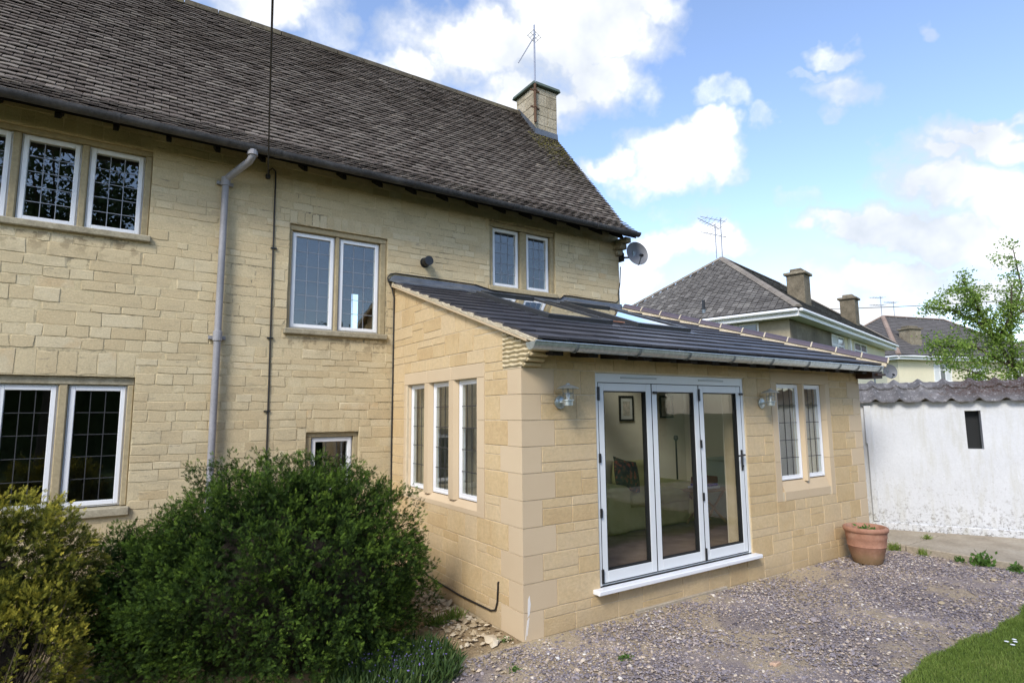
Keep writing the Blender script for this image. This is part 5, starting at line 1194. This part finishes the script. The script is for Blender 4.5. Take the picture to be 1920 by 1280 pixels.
# ================================================================== SHRUBS
def shrub(name, label, c, rad, nclump, m_, spray, per, seed, gold=False, flatten=.0, tuft=(.03, .06), cut=None, core=.80):
    r = np.random.default_rng(seed); e = empty(name, (c[0], c[1], 0), label, 'shrub')
    u = unit(r.normal(size=(nclump * 3, 3))); u = u[u[:, 2] > -.9][:nclump]
    lump = .98 + .075 * np.sin(u[:, 0] * 12 + 2) * np.cos(u[:, 1] * 11) * np.cos(u[:, 2] * 10 + 1) + .07 * np.sin(u[:, 0] * 5 + 1) * np.cos(u[:, 2] * 4) + .08 * np.sin(u[:, 1] * 9 + u[:, 2] * 7) + r.normal(0, .028, len(u))
    dome = np.ones((len(u), 3)); dome[:, :2] = (1 - .20 * np.clip(u[:, 2], 0, 1) ** 1.0)[:, None]
    Pc = np.array(c) + u * dome * np.array(rad) * lump[:, None] * r.choice([1, 1, .97, .93, .88, .8], len(u))[:, None]
    ok = Pc[:, 2] > .04
    if cut: ok &= cut(Pc)
    Pc = Pc[ok]; u = u[ok]
    # clump growth axis: outwards and up
    ax = unit(u + np.array([0, 0, .55]) + r.normal(0, .28, u.shape))
    n = len(Pc) * per; idx = np.repeat(np.arange(len(Pc)), per)
    rr = r.uniform(*tuft, len(Pc))[idx]
    off = unit(r.normal(size=(n, 3))) * (r.random(n) ** .4)[:, None] * rr[:, None]
    tt = r.uniform(-.05, .045, n); P = Pc[idx] + off * (1 - np.clip(tt, 0, .09) * 4)[:, None] + ax[idx] * tt[:, None]
    Yd = ax[idx] * .9 + unit(off) * .75 + r.normal(0, .2, (n, 3))
    X, Y, Z = frames(Yd, r)
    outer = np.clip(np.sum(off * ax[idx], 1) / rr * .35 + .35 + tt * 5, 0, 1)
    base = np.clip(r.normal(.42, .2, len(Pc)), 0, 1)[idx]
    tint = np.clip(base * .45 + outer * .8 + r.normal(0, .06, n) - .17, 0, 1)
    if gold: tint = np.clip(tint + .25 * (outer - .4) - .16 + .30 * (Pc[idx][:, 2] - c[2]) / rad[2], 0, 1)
    S_ = r.uniform(.7, 1.25, n) * spray
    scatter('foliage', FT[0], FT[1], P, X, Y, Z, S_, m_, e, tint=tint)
    # solid twig-brown core, darkened to paint shade into the gaps between clumps
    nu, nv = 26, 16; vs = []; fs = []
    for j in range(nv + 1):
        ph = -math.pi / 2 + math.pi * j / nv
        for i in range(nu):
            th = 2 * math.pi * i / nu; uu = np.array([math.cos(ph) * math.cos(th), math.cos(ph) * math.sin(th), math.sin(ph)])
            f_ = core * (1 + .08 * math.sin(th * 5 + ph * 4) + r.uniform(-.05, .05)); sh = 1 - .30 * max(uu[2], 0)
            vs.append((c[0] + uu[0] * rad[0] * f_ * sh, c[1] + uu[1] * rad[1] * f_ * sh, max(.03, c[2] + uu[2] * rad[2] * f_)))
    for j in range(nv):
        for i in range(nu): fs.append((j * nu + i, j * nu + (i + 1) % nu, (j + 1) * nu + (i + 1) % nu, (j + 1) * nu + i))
    MB().add(vs, fs).build('shade_core', M['core_shade'], e, smooth=True)
    # inner foliage in the darkest tint, painted depth shade; then twigs
    n2 = len(Pc) * 6; k2 = r.integers(0, len(Pc), n2)
    P2 = np.array(c) + (Pc[k2] - np.array(c)) * r.uniform(.62, .93, n2)[:, None]; P2[:, 2] = np.maximum(P2[:, 2], .05)
    X, Y, Z = frames(r.normal(size=P2.shape) + unit(P2 - np.array(c)), r)
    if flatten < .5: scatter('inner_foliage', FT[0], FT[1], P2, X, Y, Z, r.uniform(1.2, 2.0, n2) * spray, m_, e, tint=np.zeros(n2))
    tw = MB()
    for k in range(0, len(Pc), 12 if flatten < .5 else 4):
        a = np.array([c[0] + r.normal(0, .06), c[1] + r.normal(0, .06), .02]); b = np.array(c) + (Pc[k] - np.array(c)) * (.6 if flatten < .5 else .97); b[2] = max(b[2], .04); mid = a + (b - a) * .55 + np.array([0, 0, -.08]) + r.normal(0, .04, 3); mid[2] = max(mid[2], .05)
        tw.tube([a, mid, b], [.010, .005, .002], 4, cap=False)
    tw.build('branches', M['bark'], e)
    return e
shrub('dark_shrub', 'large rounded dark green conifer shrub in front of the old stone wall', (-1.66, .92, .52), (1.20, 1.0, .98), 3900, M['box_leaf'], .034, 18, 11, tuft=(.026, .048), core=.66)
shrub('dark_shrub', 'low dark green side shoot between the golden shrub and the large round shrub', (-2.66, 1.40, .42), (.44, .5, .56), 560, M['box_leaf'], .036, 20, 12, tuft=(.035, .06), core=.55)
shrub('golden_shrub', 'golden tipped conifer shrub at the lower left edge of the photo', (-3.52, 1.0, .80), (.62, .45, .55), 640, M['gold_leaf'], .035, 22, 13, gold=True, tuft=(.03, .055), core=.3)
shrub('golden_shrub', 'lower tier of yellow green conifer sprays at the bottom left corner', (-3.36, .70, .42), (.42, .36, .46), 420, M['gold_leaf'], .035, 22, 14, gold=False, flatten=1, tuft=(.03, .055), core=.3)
# bluebells and rough grass
n = 9000; P = np.stack([rng.normal(-1.08, .26, n), rng.normal(.12, .24, n), np.zeros(n)], 1); P = P[((P[:, 0] + 1.08) / .5) ** 2 + ((P[:, 1] - .12) / .5) ** 2 < 1]
X, Y, Z = frames(rng.normal(0, .38, P.shape) + np.array([.12, -.1, 1.]))
bb = empty('bluebell_clump', (-1.08, .12, 0), 'clump of bluebells and long grass at the foot of the dark shrub', 'plant')
scatter('grass_blades', np.array([(-.022, 0, 0), (.022, 0, 0), (.014, .6, .04), (0, 1, .22)], float), [(0, 1, 2, 3)], P, X, Y, Z, rng.uniform(.05, .15, len(P)), M['blue_grass'], bb)
n = 300; P = np.stack([rng.normal(-1.05, .16, n), rng.normal(.05, .16, n), rng.uniform(.06, .14, n)], 1)
leaves_at('flowers', P, .018, M['bluebell'], bb, up=-.3, kind='stuff')

# ================================================================== WHITE GARDEN WALL WITH TILED TOP
ga = Vector((6.878, .388, 0)); gd = Vector((.49294, -.87006, 0)); gn = Vector((.87006, .49294, 0))
gw = empty('garden_wall', tuple(ga + gd * .5), 'whitewashed garden wall with flaking paint, small dark opening and tiled top', 'garden wall')
def GP(s, t, z): return tuple(ga + gd * s + gn * t + Vector((0, 0, z)))
def gbox(mb, s0, s1, t0, t1, z0, z1): return mb.hexa([GP(s0, t0, z0), GP(s1, t0, z0), GP(s1, t1, z0), GP(s0, t1, z0), GP(s0, t0, z1), GP(s1, t0, z1), GP(s1, t1, z1), GP(s0, t1, z1)])
op = (1.155, 1.345, 1.29, 1.845)
for s0, s1, z0, z1 in ((-1.6, op[0], 0, 2.06), (op[1], 5.5, 0, 2.06), (op[0], op[1], 0, op[2]), (op[0], op[1], op[3], 2.06)):
    pass
mb = MB(); ss = list(np.linspace(-1.6, op[0], 12)) + list(np.linspace(op[1], 5.5, 16)); zz = [0, .3, .7, op[2], op[3], 1.99]
def gq(s0, s1, z0, z1, t): mb.add([GP(s0, t, z0), GP(s1, t, z0), GP(s1, t, z1), GP(s0, t, z1)], [(0, 1, 2, 3)])
for a, b in zip(ss, ss[1:]):
    for c, d_ in zip(zz, zz[1:]):
        if abs(a - op[0]) < 1e-6 and c == op[2]: continue
        gq(a, b, c, d_, 0); gq(a, b, c, d_, .28)
for (p, q, u, v) in ((op[0], op[2], op[0], op[3]), (op[1], op[2], op[1], op[3]), (op[0], op[2], op[1], op[2]), (op[0], op[3], op[1], op[3])):
    mb.add([GP(p, 0, q), GP(u, 0, v), GP(u, .28, v), GP(p, .28, q)], [(0, 1, 2, 3)])
mb.build('wall', M['whitewash'], gw)
gbox(MB(), op[0] + .003, op[1] - .003, .12, .14, op[2] + .003, op[3] - .003).build('opening_shade', M['gasket'], gw)  # black sheet stands in for the shaded depth of the opening
gbox(MB(), -1.6, 5.5, -.035, -.001, 0, .185).build('plinth', M['whitewash'], gw, bevel=.012)
gbox(MB(), -.10, -.02, -.05, -.002, .19, 1.93).build('post', M['whitewash'], gw, bevel=.006)
gbox(MB(), -.115, -.095, -.055, -.002, 1.35, 1.93).build('post_trim', M['whitewash'], gw, bevel=.004)
gbox(MB(), -1.6, 5.5, .015, .27, 1.993, 2.034).build('bedding', M['chim'], gw)
# pantiles: rolls run up the slope
SP = .318; n0 = -5
def troll(u): return .060 * math.exp(-((u - .5) / .155) ** 2) + .010 * (abs(u - .5) * 2) ** 2
def pantile(s0, t0, z0, t1, z1, wob_):
    r = random.Random(wob_); m = 15; L = 4; vs = []; fs = []
    for side, dz in ((0, 0), (1, -.018)):
        for j in range(L + 1):
            f = j / L
            for i in range(m):
                u = i / (m - 1); s = s0 + u * SP * 1.02; vs.append(GP(s, t0 + (t1 - t0) * f, z0 + (z1 - z0) * f + troll(u) * (1 if side == 0 else 1) + dz + r.uniform(-.0025, .0025)))
    K = (L + 1) * m
    for side in (0, 1):
        for j in range(L):
            for i in range(m - 1): q = side * K + j * m + i; fs.append((q, q + 1, q + m + 1, q + m))
    for i in range(m - 1): fs += [(i, i + 1, K + i + 1, K + i), (L * m + i, L * m + i + 1, K + L * m + i + 1, K + L * m + i)]
    for j in range(L): fs += [(j * m, (j + 1) * m, K + (j + 1) * m, K + j * m), (j * m + m - 1, (j + 1) * m + m - 1, K + (j + 1) * m + m - 1, K + j * m + m - 1)]
    return MB().add(vs, fs).build('pantile', M['pantile'], gw, smooth=True)
for k in range(n0, 15):
    s0 = .045 + k * SP - .16 + rnd.uniform(-.006, .006)
    pantile(s0, -.10 + rnd.uniform(-.008, .008), 1.985, .26, 2.20, k); pantile(s0, .20, 2.195, .40, 2.285, k + 50)
    pantile(s0, .72, 2.02, .405, 2.27, k + 90)

# ================================================================== BACKGROUND HOUSES
def tile_face(mb, O, U, V_, n_, poly, tw_, gauge_, th, seed=1):
    """tiles on the convex polygon (u,v pairs) of a plane O + u U + v V"""
    r = random.Random(seed); vmax = max(p[1] for p in poly); i = 0
    while i * gauge_ < vmax - .02:
        v0 = i * gauge_; vm = v0 + gauge_ * .5; xs = []
        for a, b in zip(poly, poly[1:] + poly[:1]):
            if (a[1] - vm) * (b[1] - vm) < 0: xs.append(a[0] + (b[0] - a[0]) * (vm - a[1]) / (b[1] - a[1]))
        if len(xs) >= 2:
            x0, x1 = min(xs), max(xs); x = x0 - (tw_ / 2 if i % 2 else 0)
            while x < x1:
                a, b = max(x, x0), min(x + tw_ - .015, x1)
                if b - a > .03:
                    j = r.uniform(-.015, .015); v1 = min(v0 + gauge_ * 1.15, vmax); h = th + r.uniform(0, .012)
                    pts_ = [O + U * a + V_ * (v0 + j), O + U * b + V_ * (v0 + j), O + U * b + V_ * v1, O + U * a + V_ * v1]
                    top_ = [pts_[0] + n_ * h, pts_[1] + n_ * h, pts_[2] + n_ * .006, pts_[3] + n_ * .006]
                    mb.add([tuple(q) for q in pts_[:2] + top_], [(0, 1, 3, 2), (2, 3, 4, 5)])
                x += tw_
        i += 1
    return mb
def hip_house(name, label, K, A, Pp, Lw, Wd, slope, ez_, mats, gz=0., tile=(.21, .13), ov=.4, seed=1):
    """hipped house: eave corner K, long direction A, depth direction Pp"""
    e = empty(name, tuple(Vector((K.x, K.y, 0)) + A * Lw / 2 + Pp * Wd / 2), label, 'house')
    h = Wd / 2; zr = ez_ + h * slope; Z = Vector((0, 0, 1))
    k = Vector((K.x, K.y, ez_)); c = [k, k + A * Lw, k + A * Lw + Pp * Wd, k + Pp * Wd]; a1 = k + (A + Pp) * h + Z * (zr - ez_); a2 = k + A * (Lw - h) + Pp * h + Z * (zr - ez_)
    dz = Z * -.05
    roof_ = MB().add([tuple(q + dz) for q in c + [a1, a2]], [(0, 1, 5, 4), (1, 2, 5), (2, 3, 4, 5), (3, 0, 4), (0, 3, 2, 1)]).build('roof', mats['tile'], e)
    L = math.hypot(1, slope); Lh = h * L
    for (O, U, W_, poly) in ((k, A, Pp, [(0, 0), (Lw, 0), (Lw - h, Lh), (h, Lh)]), (k, Pp, A, [(0, 0), (Wd, 0), (h, Lh)])):
        V2 = (W_ + Z * slope).normalized(); nn = U.cross(V2).normalized()
        if nn.z < 0: nn = -nn
        mb = MB(); tile_face(mb, O, U, V2, nn, poly, tile[0], tile[1], .03, seed); o = mb.build('roof_tiles', mats['tile'], roof_); o['kind'] = 'stuff'
    for p, q in ((c[0], a1), (c[3], a1), (c[1], a2), (a1, a2)):
        dn = (q - p); n_ = max(2, int(dn.length / .42)); dn_ = dn.normalized(); s = dn_.cross(Z).normalized(); up = s.cross(dn_)
        for i in range(n_):
            p0 = p + dn * (i / n_) + dn_ * .01; p1 = p + dn * ((i + 1) / n_) - dn_ * .01
            MB().add([tuple(pp + s * a + up * b) for pp in (p0, p1) for a, b in ((-.13, .0), (-.07, .07), (.07, .07), (.13, .0))], [(0, 1, 5, 4), (1, 2, 6, 5), (2, 3, 7, 6), (0, 3, 2, 1), (4, 5, 6, 7)]).build('hip_tile', mats['hip'], roof_)
    # eaves: fascia, gutter
    for p, dr, ln, outw in ((c[0], A, Lw, -Pp), (c[0], Pp, Wd, -A)):
        q = [p + outw * .0, p + dr * ln]
        def bb_(mb, o0, o1, z0, z1): return mb.hexa([tuple(q[i] + outw * o + Z * zz_) for zz_ in (z0, z1) for i, o in ((0, o0), (1, o0), (1, o1), (0, o1))])
        bb_(MB(), -.03, .0, -.26, -.06).build('fascia', M['white_paint'], e); bb_(MB(), .003, .12, -.14, -.04).build('gutter', M['white_paint'], e, bevel=.03)
    MB().add([tuple(q + Z * -.255) for q in c], [(0, 1, 2, 3)]).build('soffit', M['white_paint'], e)
    return e, a1, a2, c
A1 = Vector((.9724, .2334, 0)); P1 = Vector((-.2334, .9724, 0)); K1 = Vector((13.37, 5.21, 0))
h1, ap1, ap1b, c1 = hip_house('neighbour_house', 'grey tiled hipped house with stained render and two chimneys beyond the extension', K1, A1, P1, 13.9, 7.62, .756, 4.87, dict(tile=M['far_tile'], hip=M['far_hip']), seed=3)
def hb(K, A, Pp, s0, s1, p0, p1, z0, z1):
    mb = MB(); return mb.hexa([tuple(Vector((K.x, K.y, z)) + A * s + Pp * p) for z in (z0, z1) for s, p in ((s0, p0), (s1, p0), (s1, p1), (s0, p1))])
hb(K1, A1, P1, .4, 6.55, .4, 7.2, 0, 4.61).build('wall', M['render_brown'], h1)
hb(K1, A1, P1, .42, 5.2, .385, .398, 2.6, 4.6).build('stained_wall_face', M['render_dark'], h1)
hb(K1, A1, P1, 6.553, 13.5, .4, 7.2, 0, 4.61).build('wall', M['render_cream'], h1)
def far_window(par, K, A, Pp, s0, s1, p, z0, z1, n, m_frame=None, side=False, curtain=False):
    """window lying in the facade plane p; side=True puts it on the end wall"""
    def bx(a0, a1, o0, o1, zz0, zz1): return hb(K, A, Pp, a0, a1, p + o0, p + o1, zz0, zz1) if not side else hb(K, A, Pp, p + o0, p + o1, a0, a1, zz0, zz1)
    f = .05; mb = MB()
    w = bx(s0 - .01, s1 + .01, -.03, -.002, z0 - .01, z1 + .01); w.v = []; w.f = []; w.mi = []
    for a0, a1, q0, q1 in ((s0, s0 + f, z0, z1), (s1 - f, s1, z0, z1), (s0 + f, s1 - f, z0, z0 + f), (s0 + f, s1 - f, z1 - f, z1)): t_ = bx(a0, a1, -.03, -.002, q0, q1); w.add(t_.v, t_.f)
    wo = w.build('window', M['white_paint'], par)
    for k in range(n):
        a0 = s0 + f + (s1 - s0 - 2 * f) * k / n; a1 = s0 + f + (s1 - s0 - 2 * f) * (k + 1) / n
        bx(a0 + .03, a1 - .03, -.008, -.003, z0 + f, z1 - f).build('pane', M['darkpane'] if not (curtain and k != 1) else M['curtain'], wo)
        if k: bx(a0 - .03, a0 + .03, -.03, -.009, z0 + f, z1 - f).build('glazing_bar', M['white_paint'], wo)
        bx(a0 + .03, a1 - .03, -.022, -.009, z0 + (z1 - z0) * .66, z0 + (z1 - z0) * .66 + .05).build('glazing_bar', M['white_paint'], wo)
    bx(s0 - .06, s1 + .06, -.08, -.004, z0 - .06, z0 - .012).build('sill', M['white_paint'], wo)
far_window(h1, K1, A1, P1, 1.3, 2.95, .4, 3.6, 4.62 - .03, 2, side=True)
far_window(h1, K1, A1, P1, 4.72, 6.3, .385, 3.45, 4.55, 2, curtain=True)
far_window(h1, K1, A1, P1, 7.9, 9.9, .4, 3.5, 4.55, 2)
hb(K1, A1, P1, 7.0, 7.12, .3, .398, 0, 4.6).build('downpipe', M['white_paint'], h1)
def far_chimney(par, K, A, Pp, s, p, w, dpt, z0, z1):
    ch_ = hb(K, A, Pp, s, s + w, p, p + dpt, z0, z1).build('chimney', M['chim'], par, bevel=.02)
    hb(K, A, Pp, s - .08, s + w + .08, p - .08, p + dpt + .08, z1 + .002, z1 + .10).build('chimney_cap', M['chim'], ch_, bevel=.02)
    hb(K, A, Pp, s + .1, s + w - .1, p + .1, p + dpt - .1, z1 + .10, z1 + .24).build('chimney_pot', M['chim'], ch_, bevel=.02)
    hb(K, A, Pp, s - .03, s + w + .03, p - .06, p - .003, z0, z0 + .22).build('lead_flashing', M['lead'], ch_)
far_chimney(h1, K1, A1, P1, 4.05, .95, .70, .6, 5.1, 6.72); far_chimney(h1, K1, A1, P1, 10.9, .9, .66, .6, 5.1, 6.75)
pp_ = Vector((12.95, 8.2, 4.9)); MB().tube([pp_, pp_ + Vector((0, 0, .3))], .06, 8).build('soil_pipe', M['zincd'], h1); MB().tube([pp_ + Vector((0, 0, .3)), pp_ + Vector((0, 0, .62))], .05, 8).build('soil_pipe', M['black'], h1)
def yagi(base, h, label, boomdir, n=7, two=False):
    e = empty('television_aerial', tuple(base), label, 'aerial'); Z = Vector((0, 0, 1)); bd = Vector(boomdir).normalized(); sd = bd.cross(Z).normalized()
    MB().tube([base, base + Z * h], .022, 6).build('pole', M['aerial'], e)
    for zz_ in ((h * .93, h * .55) if two else (h * .93,)):
        c = base + Z * zz_; MB().tube([c - bd * .2, c + bd * .8], .014, 5).build('boom', M['aerial'], e)
        for k in range(n): q = c + bd * (-.15 + k * .9 / n); MB().tube([q - sd * (.28 - .02 * k), q + sd * (.28 - .02 * k)], .008, 4).build('element', M['aerial'], e)
yagi(ap1 + Vector((-.2, .05, 0)), 1.35, 'shorter television aerial on the peak of the grey hipped roof', (-.8, .3, .35), two=False)
yagi(ap1 + Vector((.06, -.02, 0)), 1.65, 'taller television aerial on the peak of the grey hipped roof', (-.75, .5, .2), n=5, two=True)
a_ = R(105); A2 = Vector((math.sin(a_), math.cos(a_), 0)); P2 = Vector((-A2.y, A2.x, 0)); K2 = Vector((32.58, 10.78, 0))
h2, ap2, ap2b, c2 = hip_house('distant_house', 'cream rendered house with brown grey hipped roof behind the young tree', K2, A2, P2, 13.0, 7.6, .76, 4.9, dict(tile=M['far_tile2'], hip=M['far_hip2']), tile=(.3, .2), seed=5)
hb(K2, A2, P2, .4, 12.6, .4, 7.2, 0, 4.64).build('wall', M['render_cream'], h2)
far_window(h2, K2, A2, P2, 3.1, 4.5, .4, 3.45, 4.45, 3, curtain=True); far_window(h2, K2, A2, P2, 6.1, 7.4, .4, 3.45, 4.45, 3, curtain=True); far_window(h2, K2, A2, P2, 9.2, 10.6, .4, 3.45, 4.45, 3)
far_chimney(h2, K2, A2, P2, 2.2, .9, .9, .7, 5.2, 6.5)
yagi(ap2 + Vector((-.1, 0, 0)), 1.3, 'left of the two aerials on the distant brown roof', (-1, .5, 0), n=5, two=True); yagi(ap2 + Vector((.9, -.3, 0)), 1.0, 'right of the two aerials on the distant brown roof', (-1, .3, 0), n=5)
h3, _, _, _ = hip_house('distant_house', 'grey roofed house half hidden behind the tree at the right edge', Vector((45.5, 5.2, 0)), A2, P2, 12, 7.6, .76, 4.8, dict(tile=M['far_tile2'], hip=M['far_hip2']), tile=(.5, .35), seed=6)
hb(Vector((45.5, 5.2, 0)), A2, P2, .4, 11.6, .4, 7.2, 0, 4.54).build('wall', M['render_cream'], h3)
cable('power_line', [(20 + 25 * t, 24 - 22 * t, 8.4 - .6 * math.sin(math.pi * t)) for t in [k / 14 for k in range(15)]], .02, 'thin power line crossing in front of the distant brown roof')
cable('telephone_line', [(24 + 26 * t, 14 - 14 * t, 4.72 + .05 * t) for t in [k / 10 for k in range(11)]], .015, 'thin telephone line low across the cream distant house')

# ================================================================== TREES
def leafy(e, tips, n_per, rad, size, m_, name='crown', fall=.0):
    tips = np.array(tips); n = len(tips) * n_per; P = np.repeat(tips, n_per, 0) + rng.normal(0, 1, (n, 3)) * np.array([rad, rad, rad * .55]); 
    X, Y, Z = frames(rng.normal(0, 1, P.shape) + np.array([0, 0, -.2])); return scatter(name, LT[0], LT[1], P, X, Y, Z, rng.uniform(.6, 1.3, n) * size, m_, e)
C0 = np.array(CAM); cFn, cRn, cUn = np.array(cF), np.array(cR), np.array(cU)
tree = empty('young_tree', (13.95, .4, 0), 'young tree with airy light green leaves at the right edge behind the white wall', 'tree')
T0 = np.array([13.95, .40, 0.])
br = {  # limbs as points in the garden beyond the wall
 'trunk': [(13.95, .40, 0), (13.93, .43, 1.94), (13.63, .51, 2.76), (13.3, .64, 3.36), (12.96, .78, 3.95), (12.53, .98, 4.54)],
 'b1': [(13.63, .51, 2.76), (13.5, .44, 3.83), (13.67, .22, 4.53), (13.47, .23, 5.36)],
 'b2': [(13.3, .64, 3.36), (12.87, .86, 3.83), (12.36, 1.16, 4.07), (11.91, 1.45, 4.14)],
 'b3': [(13.63, .51, 2.76), (12.91, .92, 3.24), (12.31, 1.31, 3.25), (12.13, 1.42, 3.3)],
 'b4': [(13.5, .44, 3.83), (13.9, -.1, 4.3), (14.3, -.5, 4.9)], 'b5': [(13.93, .43, 1.94), (14.3, -.1, 3.0), (14.6, -.6, 3.9)], 'b6': [(13.3, .64, 3.36), (13.1, .3, 3.9), (13.0, .2, 4.5)],
 'b7': [(13.63, .51, 2.76), (13.3, -.2, 3.0), (12.9, -.5, 3.3)], 'b8': [(12.96, .78, 3.95), (12.5, .7, 4.2), (12.2, .8, 4.62)], 'b9': [(13.93, .43, 1.94), (13.2, .9, 2.6), (12.6, 1.1, 2.75)]}
tips = []
for k, pl in br.items():
    r0 = .06 if k == 'trunk' else .03; rs = [r0 * (1 - .8 * i / (len(pl) - 1)) + .004 for i in range(len(pl))]
    MB().tube(pl, rs, 7).build('trunk' if k == 'trunk' else 'limb', M['bark'], tree, smooth=True)
    pts_ = [np.array(p) for p in pl]
    for a, b in zip(pts_, pts_[1:]):
        if k in ('trunk', 'b5') and a[2] < 2.2: continue
        for t in np.linspace(0, 1, 6):
            q = a + (b - a) * t
            for _ in range(2):
                dv = unit(rng.normal(size=3) + np.array([-.1, .05, .35])) * rng.uniform(.15, .45); tips.append((q, q + dv))
tw = MB()
for a, b in tips: tw.tube([a, (a + b) / 2 + rng.normal(0, .02, 3), b], [.006, .004, .002], 3, cap=False)
tw.build('twigs', M['bark'], tree, kind='stuff')
leafy(tree, [b for a, b in tips] + [(a + b) / 2 for a, b in tips], 30, .08, .058, M['tree_leaf'])
leafy(tree, [np.array((12.6, 1.1, 3.05)) + rng.normal(0, 1, 3) * np.array([.35, .25, .16]) for _ in range(28)], 26, .11, .06, M['tree_leaf'])
leafy(tree, [np.array((13.3, .5, 3.1)) + rng.normal(0, 1, 3) * np.array([.4, .3, .35]) for _ in range(20)], 24, .14, .06, M['tree_leaf'])
# garden trees and hedge behind the photographer (they show in the window panes)
def big_tree(x, y, h, cr, seed, label, n=180, per=60, size=.2):
    r = np.random.default_rng(seed); e = empty('garden_tree', (x, y, 0), label, 'tree')
    MB().tube([(x, y, 0), (x + .1, y, h * .35), (x, y + .1, h * .6)], [.22, .16, .08], 8).build('trunk', M['bark'], e, smooth=True)
    cs = np.array([x, y, h * .62]) + unit(r.normal(size=(n, 3))) * (r.random(n) ** .45)[:, None] * np.array([cr, cr, h * .38]); mb = MB()
    for c in cs[::4]: mb.tube([(x, y, h * .4), tuple((np.array([x, y, h * .45]) + c) / 2), tuple(c)], [.07, .04, .015], 5, cap=False)
    mb.build('limbs', M['bark'], e); leafy(e, cs, per, cr * .16, size, M['dark_leaf'])
big_tree(-4.7, -11.5, 11.5, 3.0, 31, 'tall dark tree in the garden behind the photographer, left'); big_tree(-9.5, -13, 8, 2.6, 32, 'second tree left of the tall garden tree')
big_tree(5.0, -15, 6.0, 2.6, 33, 'rounded tree in the garden opposite the glass doors'); big_tree(11, -12, 6.0, 2.6, 34, 'tree at the far right of the garden hedge')
hd_ = empty('garden_hedge', (0, -16, 0), 'tall hedge closing the far end of the garden behind the photographer', 'hedge')
B(-18, 20, -17.2, -16.2, -.05, 3.2).build('hedge_core', M['dark_leaf'], hd_)
n = 34000; P = np.stack([rng.uniform(-18, 20, n), rng.uniform(-17.4, -16.0, n), rng.uniform(.02, 3.7, n)], 1); leaves_at('hedge_leaves', P, .17, M['dark_leaf'], hd_)
